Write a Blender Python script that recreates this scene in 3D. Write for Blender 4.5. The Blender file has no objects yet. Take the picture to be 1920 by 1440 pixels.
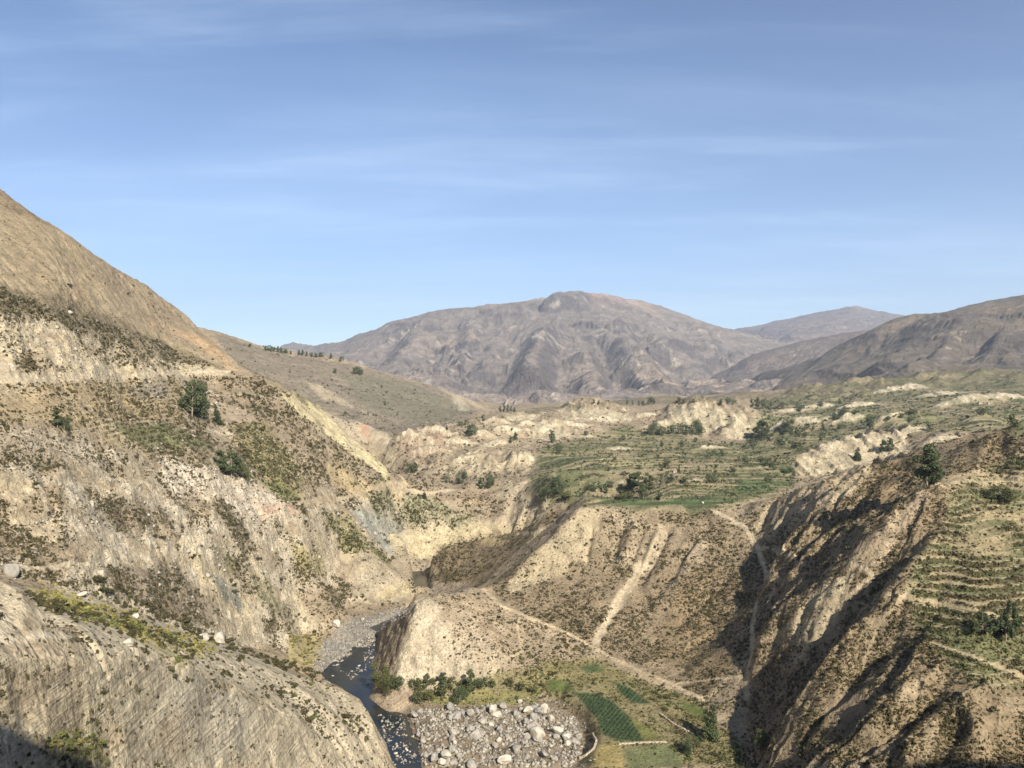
import bpy, math, random
import numpy as np
from mathutils.geometry import delaunay_2d_cdt
from mathutils import Vector

# ------------------------------------------------------------------ camera
scene = bpy.context.scene
PITCH = math.atan(30 / 1536.0)
cam_data = bpy.data.cameras.new('camera')
cam = bpy.data.objects.new('camera', cam_data)
scene.collection.objects.link(cam)
cam.location = (0, 0, 0)
cam.rotation_euler = (math.pi / 2 - PITCH, 0, 0)
cam_data.sensor_width = 36
cam_data.lens = 36 * 1536.0 / 1920
cam_data.clip_start = 1
cam_data.clip_end = 80000
scene.camera = cam

# ------------------------------------------------------------------ light
SUN_EL = math.radians(34)
SUN_AZ = math.radians(153)            # compass-like: 0 = +Y, clockwise towards +X
sun_dir = Vector((math.sin(SUN_AZ) * math.cos(SUN_EL), math.cos(SUN_AZ) * math.cos(SUN_EL), math.sin(SUN_EL)))
sun_data = bpy.data.lights.new('sun', 'SUN')
sun_data.energy = 5.0
sun_data.angle = math.radians(0.5)
sun_data.color = (1.0, 0.92, 0.79)
sun = bpy.data.objects.new('sun', sun_data)
scene.collection.objects.link(sun)
sun.rotation_euler = sun_dir.to_track_quat('Z', 'Y').to_euler()
sun.location = (300, -500, 900)

world = bpy.data.worlds.new('World')
scene.world = world
world.use_nodes = True
wt = world.node_tree
for n in list(wt.nodes):
    wt.nodes.remove(n)
def wn(kind, **kw):
    n = wt.nodes.new(kind)
    for k, v in kw.items():
        setattr(n, k, v)
    return n
w_out = wn('ShaderNodeOutputWorld')
w_bg = wn('ShaderNodeBackground')
w_sky = wn('ShaderNodeTexSky', sky_type='NISHITA', sun_disc=False, sun_elevation=SUN_EL, sun_rotation=SUN_AZ,
           altitude=3300, air_density=1.0, dust_density=1.9, ozone_density=2.2)
w_bg.inputs['Strength'].default_value = 0.069
# thin streaks of cirrus: noise laid over a flat high layer (direction divided by its height)
w_geo = wn('ShaderNodeTexCoord')
w_sep = wn('ShaderNodeSeparateXYZ')
wt.links.new(w_geo.outputs['Generated'], w_sep.inputs[0])
def wmath(op, a, b=None, clamp=False):
    n = wn('ShaderNodeMath', operation=op, use_clamp=clamp)
    for i, v in enumerate((a, b)):
        if v is None:
            continue
        if isinstance(v, (int, float)):
            n.inputs[i].default_value = v
        else:
            wt.links.new(v, n.inputs[i])
    return n.outputs[0]
zz = wmath('ADD', wmath('MAXIMUM', w_sep.outputs['Z'], 0.0), 0.09)
cx = wmath('DIVIDE', w_sep.outputs['X'], zz)
cy = wmath('DIVIDE', w_sep.outputs['Y'], zz)
w_cmb = wn('ShaderNodeCombineXYZ')
wt.links.new(cx, w_cmb.inputs[0]); wt.links.new(cy, w_cmb.inputs[1])
def cloud(scale, rot, stretch, lo, hi, seed):
    m = wn('ShaderNodeMapping')
    m.inputs['Rotation'].default_value = (0, 0, rot)
    m.inputs['Scale'].default_value = (scale * stretch, scale, 1)
    m.inputs['Location'].default_value = (seed, seed * 0.37, 0)
    wt.links.new(w_cmb.outputs[0], m.inputs[0])
    n = wn('ShaderNodeTexNoise')
    n.inputs['Scale'].default_value = 1.0
    n.inputs['Detail'].default_value = 9
    n.inputs['Roughness'].default_value = 0.60
    n.inputs['Distortion'].default_value = 0.35
    wt.links.new(m.outputs[0], n.inputs['Vector'])
    r = wn('ShaderNodeMapRange')
    r.interpolation_type = 'SMOOTHSTEP'
    r.inputs['From Min'].default_value = lo
    r.inputs['From Max'].default_value = hi
    wt.links.new(n.outputs['Fac'], r.inputs['Value'])
    return r.outputs[0]
c1 = cloud(0.8, math.radians(34), 0.28, 0.45, 0.78, 3.1)
c2 = cloud(2.2, math.radians(42), 0.25, 0.46, 0.80, 7.7)
c3 = cloud(0.42, math.radians(28), 0.45, 0.45, 0.74, 1.3)
cov = wmath('MULTIPLY', wmath('ADD', wmath('MULTIPLY', c1, 0.32), wmath('ADD', wmath('MULTIPLY', c2, 0.38), wmath('MULTIPLY', c3, 0.62))), 0.42, True)
w_mix = wn('ShaderNodeMix', data_type='RGBA')
wt.links.new(cov, w_mix.inputs['Factor'])
w_tint = wn('ShaderNodeMix', data_type='RGBA', blend_type='MULTIPLY')
w_tint.inputs['Factor'].default_value = 1.0
w_tint.inputs['B'].default_value = (0.90, 0.985, 1.06, 1)
wt.links.new(w_sky.outputs[0], w_tint.inputs['A'])
wt.links.new(w_tint.outputs['Result'], w_mix.inputs['A'])
w_mix.inputs['B'].default_value = (8.4, 10.2, 12.4, 1)
low = wmath('POWER', 2.718, wmath('MULTIPLY', wmath('MAXIMUM', w_sep.outputs['Z'], 0.0), -6.5))
w_low = wn('ShaderNodeMix', data_type='RGBA')          # thin veil low over the horizon
wt.links.new(wmath('MULTIPLY', low, 0.30), w_low.inputs['Factor'])
wt.links.new(w_mix.outputs['Result'], w_low.inputs['A'])
w_low.inputs['B'].default_value = (7.6, 8.8, 9.9, 1)
wt.links.new(w_low.outputs['Result'], w_bg.inputs['Color'])
wt.links.new(w_bg.outputs[0], w_out.inputs['Surface'])

scene.view_settings.view_transform = 'Standard'
scene.view_settings.look = 'None'
scene.view_settings.exposure = 1.08
scene.view_settings.gamma = 1
scene.cycles.max_bounces = 5
scene.cycles.volume_bounces = 0

C = scene.collection
rng = np.random.default_rng(7)
random.seed(7)

# ------------------------------------------------------------------ noise
def _h(ix, iy, seed):
    n = (ix * 374761393 + iy * 668265263 + seed * 974634777) & 0x7fffffff
    n = ((n ^ (n >> 13)) * 1274126177) & 0x7fffffff
    n = ((n ^ (n >> 16)) * 1103515245) & 0x7fffffff
    return ((n ^ (n >> 15)) & 0xffff).astype(np.float32) / 65535.0
def vnoise(x, y, seed=0):
    x0 = np.floor(x); y0 = np.floor(y)
    fx = (x - x0).astype(np.float32); fy = (y - y0).astype(np.float32)
    ix = x0.astype(np.int64); iy = y0.astype(np.int64)
    fx = fx * fx * fx * (fx * (fx * 6 - 15) + 10); fy = fy * fy * fy * (fy * (fy * 6 - 15) + 10)
    a = _h(ix, iy, seed); b = _h(ix + 1, iy, seed); c = _h(ix, iy + 1, seed); d = _h(ix + 1, iy + 1, seed)
    return (a + (b - a) * fx) * (1 - fy) + (c + (d - c) * fx) * fy
def vnoise3(x, y, z, seed=0):
    z0 = np.floor(z); fz = (z - z0).astype(np.float32); fz = fz * fz * (3 - 2 * fz)
    iz = z0.astype(np.int64) * 7919
    x0 = np.floor(x); y0 = np.floor(y)
    fx = (x - x0).astype(np.float32); fy = (y - y0).astype(np.float32)
    ix = x0.astype(np.int64); iy = y0.astype(np.int64)
    fx = fx * fx * (3 - 2 * fx); fy = fy * fy * (3 - 2 * fy)
    def lay(k):
        a = _h(ix + k, iy - k, seed); b = _h(ix + 1 + k, iy - k, seed); c = _h(ix + k, iy + 1 - k, seed); d = _h(ix + 1 + k, iy + 1 - k, seed)
        return (a + (b - a) * fx) * (1 - fy) + (c + (d - c) * fx) * fy
    return lay(iz) * (1 - fz) + lay(iz + 7919) * fz
def fbm3(x, y, z, oct=4, seed=0, gain=0.5, lac=2.03):
    t = 0; a = 1; s = 0
    for k in range(oct):
        t = t + a * (vnoise3(x + 17.3 * k, y - 9.1 * k, z + 4.7 * k, seed + k) * 2 - 1); s += a
        a *= gain; x = x * lac; y = y * lac; z = z * lac
    return t / s
def fbm(x, y, oct=4, seed=0, gain=0.5, lac=2.03):
    t = 0; a = 1; s = 0
    for k in range(oct):
        t = t + a * (vnoise(x + 17.3 * k, y - 9.1 * k, seed + k) * 2 - 1); s += a
        a *= gain; x = x * lac; y = y * lac
    return t / s
def ridged(x, y, oct=4, seed=0, gain=0.5, lac=2.05):
    t = 0; a = 1; s = 0
    for k in range(oct):
        n = 1 - np.abs(vnoise(x + 11.7 * k, y + 5.3 * k, seed + k) * 2 - 1)
        t = t + a * n * n; s += a
        a *= gain; x = x * lac; y = y * lac
    return t / s
def sstep(a, b, x):
    t = np.clip((x - a) / (b - a), 0, 1)
    return t * t * (3 - 2 * t)

# ------------------------------------------------------------------ survey points
CP, SP = math.cos(PITCH), math.sin(PITCH)
def ray(px, py):
    dx = (px - 960) / 1536.0; dz = (720 - py) / 1536.0
    y = CP + dz * SP
    return dx / y, (-SP + dz * CP) / y
def D(px, py, y):                     # survey point seen along a sight line, at distance y
    u, w = ray(px, py)
    return (u, math.log(y), w * y)
def Z(px, py, z):                     # survey point seen along a sight line, at height z
    u, w = ray(px, py)
    return (u, math.log(z / w), z)
def W(x, y, z):                       # survey point in metres
    return (x / y, math.log(y), z)
def world(p):
    y = math.exp(p[1]); return (p[0] * y, y, p[2])

def gblur(Z, k, axes=(0, 1)):
    r = int(math.ceil(k * 2.5))
    if r < 1:
        return Z
    g = np.exp(-0.5 * (np.arange(-r, r + 1) / k) ** 2); g /= g.sum()
    for ax in axes:
        P = np.pad(Z, [(r, r) if a == ax else (0, 0) for a in (0, 1)], mode='edge')
        out = np.zeros_like(Z)
        n = Z.shape[ax]
        for i, gv in enumerate(g):
            out += gv * (P[i:i + n] if ax == 0 else P[:, i:i + n])
        Z = out
    return Z

class Sheet:
    """A height field over the plan, rows at growing distance s = ln(y), columns at bearing u = x / y."""
    def __init__(self, u0, u1, du, y0, y1, ds):
        self.u = np.arange(u0, u1 + du * .5, du); self.s = np.arange(math.log(y0), math.log(y1) + ds * .5, ds)
        self.du, self.ds = du, ds
        self.U, self.S = np.meshgrid(self.u, self.s)
        self.Y = np.exp(self.S); self.X = self.U * self.Y
        self.shape = self.U.shape
    def tin(self, lines, step=0.012, boxpts=()):
        pts = []
        for ln in lines:
            if isinstance(ln, tuple):
                pts.append(ln); continue
            for a, b in zip(ln[:-1], ln[1:]):
                n = max(1, int(math.hypot(a[0] - b[0], a[1] - b[1]) / step))
                # straight in space between the two survey points
                A = world(a); B = world(b)
                for i in range(n):
                    t = i / n
                    pts.append(W(*[A[k] * (1 - t) + B[k] * t for k in range(3)]))
            pts.append(ln[-1])
        pts += list(boxpts)
        co = [Vector((p[0], p[1])) for p in pts]
        vs, es, fs, ov, oe, of = delaunay_2d_cdt(co, [], [], 0, 1e-5, True)
        vz = np.array([pts[o[0]][2] if o else 0 for o in ov]); vx = np.array([(v[0], v[1]) for v in vs])
        Zg = np.full(self.shape, np.nan)
        u0, s0 = self.u[0], self.s[0]
        nr, nc = self.shape
        for f in fs:
            (ax, ay), (bx, by), (cx_, cy_) = vx[f[0]], vx[f[1]], vx[f[2]]
            den = (by - cy_) * (ax - cx_) + (cx_ - bx) * (ay - cy_)
            if abs(den) < 1e-14:
                continue
            j0 = max(0, math.ceil((min(ax, bx, cx_) - u0) / self.du - 1e-6)); j1 = min(nc - 1, math.floor((max(ax, bx, cx_) - u0) / self.du + 1e-6))
            i0 = max(0, math.ceil((min(ay, by, cy_) - s0) / self.ds - 1e-6)); i1 = min(nr - 1, math.floor((max(ay, by, cy_) - s0) / self.ds + 1e-6))
            if j1 < j0 or i1 < i0:
                continue
            gu = self.u[j0:j1 + 1][None, :]; gs = self.s[i0:i1 + 1][:, None]
            l1 = ((by - cy_) * (gu - cx_) + (cx_ - bx) * (gs - cy_)) / den
            l2 = ((cy_ - ay) * (gu - cx_) + (ax - cx_) * (gs - cy_)) / den
            l3 = 1 - l1 - l2
            m = (l1 >= -1e-7) & (l2 >= -1e-7) & (l3 >= -1e-7)
            sub = Zg[i0:i1 + 1, j0:j1 + 1]
            sub[m] = (l1 * vz[f[0]] + l2 * vz[f[1]] + l3 * vz[f[2]])[m]
        bad = np.isnan(Zg)
        if bad.any():
            print('tin holes', bad.mean())
            Zg[bad] = np.nanmin(Zg)
        self.Z = Zg
    def idx(self, u, s):
        return (np.asarray(s) - self.s[0]) / self.ds, (np.asarray(u) - self.u[0]) / self.du
    def sample(self, G, u, s):
        i, j = self.idx(u, s)
        i = np.clip(i, 0, self.shape[0] - 1.001); j = np.clip(j, 0, self.shape[1] - 1.001)
        i0 = i.astype(int); j0 = j.astype(int); fi = i - i0; fj = j - j0
        return (G[i0, j0] * (1 - fj) + G[i0, j0 + 1] * fj) * (1 - fi) + (G[i0 + 1, j0] * (1 - fj) + G[i0 + 1, j0 + 1] * fj) * fi
    def height(self, x, y):
        x = np.asarray(x, float); y = np.asarray(y, float)
        return self.sample(self.Z, x / y, np.log(y))
    def cast(self, px, py, smax=1e9):
        """where the sight line of a survey mark meets the ground: (x, y, z) or None"""
        u, w = ray(px, py)
        j = int(round((u - self.u[0]) / self.du))
        if j < 0 or j >= self.shape[1]:
            return None
        col = self.Z[:, j] / self.Y[:, j]
        k = np.nonzero(col >= w)[0]
        if len(k) == 0:
            return None
        k = k[0]
        if k == 0:
            return None
        a, b = col[k - 1], col[k]
        t = (w - a) / (b - a) if b != a else 0
        s = self.s[k - 1] + t * self.ds
        y = math.exp(s)
        return (u * y, y, w * y)
    def normals(self):
        dzj = np.gradient(self.Z, axis=1) / (self.Y * self.du)
        dzi = np.gradient(self.Z, axis=0) / (self.Y * self.ds) - self.U * dzj
        return dzj, dzi                # dz/dx, dz/dy
    def erode(self, n, batches, steps, mask=None, sub=2, kc=3.0, ke=0.25, kd=0.25, seed=1, inertia=0.25):
        g = np.random.default_rng(seed)
        Zs = self.Z[::sub, ::sub].copy(); H0 = Zs.copy()
        nr, nc = Zs.shape
        cell = (self.Y[::sub, ::sub] * self.du * sub)
        M = np.ones_like(Zs) if mask is None else mask[::sub, ::sub]
        for b in range(batches):
            pi = g.uniform(1, nr - 2.01, n); pj = g.uniform(1, nc - 2.01, n)
            di = np.zeros(n); dj = np.zeros(n); v = np.ones(n); w = np.ones(n); sed = np.zeros(n)
            for k in range(steps):
                i0 = pi.astype(int); j0 = pj.astype(int); fi = pi - i0; fj = pj - j0
                q = i0 * nc + j0
                F = Zs.ravel()
                a = F[q]; bb = F[q + 1]; c = F[q + nc]; d = F[q + nc + 1]
                gj = (bb - a) * (1 - fi) + (d - c) * fi
                gi = (c - a) * (1 - fj) + (d - bb) * fj
                h = (a * (1 - fj) + bb * fj) * (1 - fi) + (c * (1 - fj) + d * fj) * fi
                di = di * inertia - gi * (1 - inertia); dj = dj * inertia - gj * (1 - inertia)
                L = np.sqrt(di * di + dj * dj) + 1e-9
                di /= L; dj /= L
                ni = np.clip(pi + di, 1, nr - 2.01); nj = np.clip(pj + dj, 1, nc - 2.01)
                ii = ni.astype(int); jj = nj.astype(int); gi2 = ni - ii; gj2 = nj - jj
                q2 = ii * nc + jj
                h2 = (F[q2] * (1 - gj2) + F[q2 + 1] * gj2) * (1 - gi2) + (F[q2 + nc] * (1 - gj2) + F[q2 + nc + 1] * gj2) * gi2
                dh = h2 - h
                cs = cell.ravel()[q]; mk = M.ravel()[q]
                cap = np.maximum(-dh / cs, 0.02) * v * w * kc * cs * 0.05
                up = dh > 0
                dep = np.where(up, np.minimum(dh, sed), np.maximum(0, (sed - cap) * kd))
                ero = np.where(up | (sed > cap), 0, np.minimum((cap - sed) * ke, np.maximum(-dh, 0) * .6)) * mk
                sed = sed - dep + ero
                dlt = dep - ero
                acc = np.bincount(q, dlt * (1 - fi) * (1 - fj), nr * nc) + np.bincount(q + 1, dlt * (1 - fi) * fj, nr * nc) \
                    + np.bincount(q + nc, dlt * fi * (1 - fj), nr * nc) + np.bincount(q + nc + 1, dlt * fi * fj, nr * nc)
                Zs += acc.reshape(nr, nc)
                v = np.sqrt(np.maximum(0.05, v * v - dh / cs * 0.6)); v = np.minimum(v, 4)
                w *= 0.985
                pi, pj = ni, nj
        dz = Zs - H0
        # back to the full grid
        ri = np.arange(self.shape[0]) / sub; rj = np.arange(self.shape[1]) / sub
        ri = np.clip(ri, 0, nr - 1.001); rj = np.clip(rj, 0, nc - 1.001)
        i0 = ri.astype(int); j0 = rj.astype(int); fi = (ri - i0)[:, None]; fj = (rj - j0)[None, :]
        up_ = (dz[i0][:, j0] * (1 - fj) + dz[i0][:, j0 + 1] * fj) * (1 - fi) + (dz[i0 + 1][:, j0] * (1 - fj) + dz[i0 + 1][:, j0 + 1] * fj) * fi
        self.dz = up_
        return up_
    def polymask(self, poly, warp=0.0, plan=False, freq=0.03, seed=5, soft=0):
        """1 inside the plan polygon whose corners are survey marks (px, py) on the ground"""
        if plan:
            Q = [(x / y, math.log(y)) for x, y in poly]
        else:
            Q = []
            for a, b in zip(poly, poly[1:] + poly[:1]):
                n = max(1, int(math.hypot(a[0] - b[0], a[1] - b[1]) / 14))
                for i in range(n):
                    t = i / n
                    r = self.cast(a[0] * (1 - t) + b[0] * t, a[1] * (1 - t) + b[1] * t)
                    if r:
                        Q.append((r[0] / r[1], math.log(r[1])))
        out = np.zeros(self.shape, np.float32)
        if len(Q) < 3:
            return out
        q = np.array(Q)
        pad = warp * 1.5 + 0.01
        j0 = max(0, int((q[:, 0].min() - pad - self.u[0]) / self.du)); j1 = min(self.shape[1], int((q[:, 0].max() + pad - self.u[0]) / self.du) + 2)
        i0 = max(0, int((q[:, 1].min() - pad - self.s[0]) / self.ds)); i1 = min(self.shape[0], int((q[:, 1].max() + pad - self.s[0]) / self.ds) + 2)
        if j1 <= j0 or i1 <= i0:
            return out
        gu = self.U[i0:i1, j0:j1]; gs = self.S[i0:i1, j0:j1]
        if warp:
            gx = self.X[i0:i1, j0:j1] * freq; gy = self.Y[i0:i1, j0:j1] * freq
            gu = gu + warp * fbm(gx, gy, 4, seed); gs = gs + warp * 1.3 * fbm(gx + 51, gy - 13, 4, seed + 40)
        ins = np.zeros(gu.shape, bool)
        for (ax, ay), (bx, by) in zip(Q, Q[1:] + Q[:1]):
            if ay == by:
                continue
            c = ((ay > gs) != (by > gs)) & (gu < (bx - ax) * (gs - ay) / (by - ay) + ax)
            ins ^= c
        m = ins.astype(np.float32)
        if soft:
            m = gblur(m, soft)
        out[i0:i1, j0:j1] = m
        return out
    def line_dist(self, marks, reach, world_pts=None):
        """plan distance in metres to a polyline of survey marks, plus the fraction along it; only within reach"""
        P = []
        if world_pts is not None:
            P = [(p[0], p[1]) for p in world_pts]
        else:
            for a, b in zip(marks[:-1], marks[1:]):
                n = max(1, int(math.hypot(a[0] - b[0], a[1] - b[1]) / 12))
                for i in range(n):
                    t = i / n
                    r = self.cast(a[0] * (1 - t) + b[0] * t, a[1] * (1 - t) + b[1] * t)
                    if r:
                        P.append(r[:2])
            r = self.cast(*marks[-1])
            if r:
                P.append(r[:2])
        Dm = np.full(self.shape, 1e9, np.float32); T = np.zeros(self.shape, np.float32)
        n = len(P)
        for k in range(n - 1):
            (ax, ay), (bx, by) = P[k], P[k + 1]
            ex, ey = bx - ax, by - ay
            l2 = ex * ex + ey * ey
            if l2 < 1e-6 or l2 > (12 * reach + 40) ** 2:
                continue
            ylo, yhi = min(ay, by) - reach, max(ay, by) + reach
            i0 = max(0, int((math.log(max(ylo, 1)) - self.s[0]) / self.ds)); i1 = min(self.shape[0], int((math.log(max(yhi, 1)) - self.s[0]) / self.ds) + 2)
            ul = min((min(ax, bx) - reach) / max(ylo, 1), (min(ax, bx) - reach) / yhi); uh = max((max(ax, bx) + reach) / max(ylo, 1), (max(ax, bx) + reach) / yhi)
            j0 = max(0, int((ul - self.u[0]) / self.du)); j1 = min(self.shape[1], int((uh - self.u[0]) / self.du) + 2)
            if i1 <= i0 or j1 <= j0:
                continue
            gx = self.X[i0:i1, j0:j1]; gy = self.Y[i0:i1, j0:j1]
            t = np.clip(((gx - ax) * ex + (gy - ay) * ey) / l2, 0, 1)
            d = np.sqrt((gx - ax - t * ex) ** 2 + (gy - ay - t * ey) ** 2)
            sub = Dm[i0:i1, j0:j1]
            m = d < sub
            sub[m] = d[m]
            T[i0:i1, j0:j1][m] = ((k + t) / (n - 1))[m]
        return Dm, T
    def cut(self, marks, width, depth, taper=True, world_pts=None):
        """lower (depth > 0) or raise the ground along a line with a soft cross-section"""
        d, t = self.line_dist(marks, width * 2.4, world_pts)
        f = np.exp(-(d / width) ** 2)
        if taper:
            f = f * np.clip(np.minimum(t, 1 - t) * 5, 0, 1)
        self.Z -= depth * f
    def mesh(self, name, attrs, material, keep=None):
        nr, nc = self.shape
        me = bpy.data.meshes.new(name)
        co = np.stack([self.X, self.Y, self.Z], -1).astype(np.float32).reshape(-1, 3)
        q = (np.arange(nr - 1)[:, None] * nc + np.arange(nc - 1)[None, :])
        quads = np.stack([q, q + 1, q + nc + 1, q + nc], -1).reshape(-1, 4)
        if keep is not None:
            kq = (keep[:-1, :-1] | keep[1:, :-1] | keep[:-1, 1:] | keep[1:, 1:]).ravel()
            quads = quads[kq]
        used = np.zeros(nr * nc, bool); used[quads.ravel()] = True
        remap = np.cumsum(used) - 1
        co = co[used]; quads = remap[quads]
        me.vertices.add(len(co)); me.vertices.foreach_set('co', co.ravel())
        me.loops.add(quads.size); me.loops.foreach_set('vertex_index', quads.ravel().astype(np.int32))
        me.polygons.add(len(quads))
        me.polygons.foreach_set('loop_start', np.arange(0, quads.size, 4, dtype=np.int32))
        me.polygons.foreach_set('loop_total', np.full(len(quads), 4, np.int32))
        me.update(calc_edges=True)
        me.polygons.foreach_set('use_smooth', np.ones(len(quads), bool))
        for k, v in attrs.items():
            at = me.attributes.new(k, 'FLOAT_COLOR', 'POINT')
            at.data.foreach_set('color', v.reshape(-1, 4)[used].astype(np.float32).ravel())
        me.materials.append(material)
        o = bpy.data.objects.new(name, me)
        C.objects.link(o)
        o['kind'] = 'structure'
        return o
# ------------------------------------------------------------------ the canyon: survey lines
L = []
# near left spur: lip of its rock face, the face, and its river side
L += [[D(-400,1200,150), D(-200,1205,165), D(0,1225,178), D(100,1240,195), D(168,1245,210), D(254,1223,240), D(336,1245,262), D(434,1290,292), D(500,1325,310), D(571,1354,335), D(614,1397,345), D(655,1440,352)],
      [D(-400,1500,125), D(-200,1500,140), D(0,1440,167), D(100,1440,185), D(200,1440,210), D(300,1440,239), D(400,1440,270), D(500,1440,298), D(580,1440,325), D(655,1440,352)],
      [D(-300,1650,120), D(0,1650,135), D(200,1680,172), D(400,1700,220), D(560,1650,275)],
      [D(-120,1150,178), D(0,1195,184), D(130,1198,208), D(190,1205,225)],
      [D(140,1165,228), D(230,1185,255), D(320,1200,290), D(400,1225,330), D(480,1245,360), D(540,1262,385), D(608,1278,405), D(644,1293,412), D(678,1312,410), D(690,1335,405), D(702,1365,400), D(708,1390,397), D(732,1415,400), D(740,1440,395), D(745,1500,375)],
      [W(-118,500,-197), W(-104,452,-199), W(-80,446,-201), W(-64,428,-201), W(-58,412,-201), W(-57,395,-201), W(-55,370,-201), W(-54,330,-201), W(-52,280,-201), W(-48,220,-201), W(-45,160,-201), W(-40,120,-201)],
      [D(580,1300,372), D(640,1345,372), D(680,1400,378)]]
# ravine between the spur and the main slope
L += [[D(-200,1000,300), D(0,1090,310), D(150,1110,335), D(300,1160,390), D(400,1200,440), D(480,1225,505), D(540,1225,535), D(590,1225,555)],
      [D(-100,1060,205), D(0,1085,208), D(30,1100,206), D(60,1150,202)],
      [W(-165,240,-66), W(-142,238,-68), W(-132,226,-70)]]
# main left slope: columns climbing from the ravine to the skyline, given by their steepness
def climb(start, rows):
    out = [start]
    for px, py, m in rows:
        u, w = ray(px, py)
        y0, z0 = math.exp(out[-1][1]), out[-1][2]
        y = (m * y0 - z0) / (m - w)
        out.append(D(px, py, y))
    return out
COLS = [climb(D(-200,1000,300), [(-200,900,.7), (-210,800,.6), (-230,720,.45), (-200,640,1.1), (-200,530,.9), (-200,430,.5), (-200,250,.5)]),
        climb(D(0,1090,310), [(0,1060,.6), (0,980,.7), (0,880,.8), (0,795,.6), (0,712,.45), (0,640,1.2), (0,540,1.0), (0,470,.5), (0,355,.5)]),
        climb(D(120,1105,330), [(120,1060,.55), (120,1000,.6), (110,900,.75), (105,800,.55), (110,710,.45), (105,650,1.1), (100,575,.9), (105,510,.5), (95,422,.5)]),
        climb(D(250,1145,372), [(250,1110,.4), (250,1050,.5), (250,960,.6), (240,900,.6), (240,852,.7), (230,800,.3), (225,706,.4), (220,665,1.1), (205,612,.8), (210,560,.5), (200,488,.5)]),
        climb(D(400,1200,440), [(400,1130,.55), (400,1050,.6), (400,950,.65), (400,877,.9), (380,787,.25), (340,702,.4), (330,672,1.0), (320,650,.7), (325,615,.5), (320,570,.5)]),
        climb(D(480,1225,505), [(500,1130,.7), (500,1030,.7), (490,965,.6), (485,905,.7), (480,800,.5), (430,697,.55)]),
        climb(Z(555,1190,-186), [(560,1110,.9), (570,1020,.9), (569,945,.8), (560,850,.5), (530,722,.6)]),
        climb(Z(620,1145,-195), [(630,1070,.9), (640,1010,.8), (635,935,.6), (640,870,.5), (610,778,.6)])]
L += COLS
top = sorted([((c[-1][0]), math.exp(c[-1][1])) for c in COLS[:5]])
def sky_y(px, py):
    return float(np.interp(ray(px, py)[0], [t[0] for t in top], [t[1] for t in top]))
SKY = [D(px, py, sky_y(px, py)) for px, py in ((-300,220), (-200,250), (-100,300), (0,355), (15,362), (60,395), (95,422), (150,452), (200,488), (265,523), (320,570))]
y5 = math.exp(SKY[-1][1])
SKY += [D(360,598,y5 + 10), D(385,630,y5 + 15), D(410,655,y5 + 18), D(440,690,y5 + 20)]
L += [SKY, [W(p[0] * math.exp(p[1]) * 1.03 - 40, math.exp(p[1]) + 110, p[2] - 55) for p in SKY]]
y6 = math.exp(COLS[5][-1][1]); y7 = math.exp(COLS[6][-1][1]); y8 = math.exp(COLS[7][-1][1])
L += [[D(430,697,y6), D(470,696,y6 + 20), D(500,702,y6 + 40), D(530,722,y7), D(570,745,y7 + 60), D(610,778,y8), D(650,815,y8 + 8), D(700,855,y8 + 14), D(740,885,y8 + 20)],
      [D(480,800,math.exp(COLS[5][5][1])), D(560,850,math.exp(COLS[6][4][1])), D(640,870,math.exp(COLS[7][4][1])), D(700,895,840)],
      [D(569,945,math.exp(COLS[6][3][1])), D(635,935,math.exp(COLS[7][3][1])), D(735,905,860)],
      [W(-440,1060,-20), W(-345,1005,-50), W(-280,915,-70), W(-248,950,-105), W(-190,985,-160)],
      [D(640,1010,math.exp(COLS[7][2][1])), D(666,1003,716), D(700,1030,722), D(724,1061,724), D(760,1079,714)],
      [Z(620,1145,-195), Z(693,1133,-197.5), Z(763,1131,-198.5), Z(776,1116,-200)],
      [Z(560,1200,-193), Z(575,1250,-196), Z(590,1270,-199)],
      [Z(640,1165,-198.3), Z(740,1145,-199.3), Z(760,1140,-200)],
      [D(780,1080,716), D(776,1116,712)]]
# flank beyond the nose, saddle, pale gorge cliff
L += [[D(740,885,y8 + 20), D(765,900,890), D(798,924,880), D(857,917,905), D(900,905,930)],
      [D(690,930,815), D(720,985,800), D(740,1030,810)],
      [D(760,940,862), D(820,955,868), D(860,950,878), D(920,945,885)],
      [D(720,1000,805), D(760,984,845), D(843,997,850), D(900,970,850), D(960,977,845), D(990,978,838), D(1033,955,815)],
      [D(735,1035,825), D(760,1040,855), D(815,1038,858), D(900,1035,856), D(990,1020,838)],
      [Z(745,1072,-200), Z(780,1075,-201), Z(800,1070,-201), W(-60,812,-201), W(-20,812,-200.5), W(10,805,-198), W(30,795,-185)],
      [D(900,905,930), D(950,897,915), D(990,922,870), D(1033,955,815)],
      [W(45,786,-168), W(62,776,-140)]]
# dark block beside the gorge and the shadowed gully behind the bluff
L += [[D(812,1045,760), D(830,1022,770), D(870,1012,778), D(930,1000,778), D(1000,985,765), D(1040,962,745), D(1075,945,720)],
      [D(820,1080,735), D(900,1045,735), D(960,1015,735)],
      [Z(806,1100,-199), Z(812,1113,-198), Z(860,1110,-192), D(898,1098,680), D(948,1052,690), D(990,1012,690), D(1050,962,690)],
      [W(-72,790,-200), W(-55,800,-200), W(-20,803,-199), W(10,785,-192)]]
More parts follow.
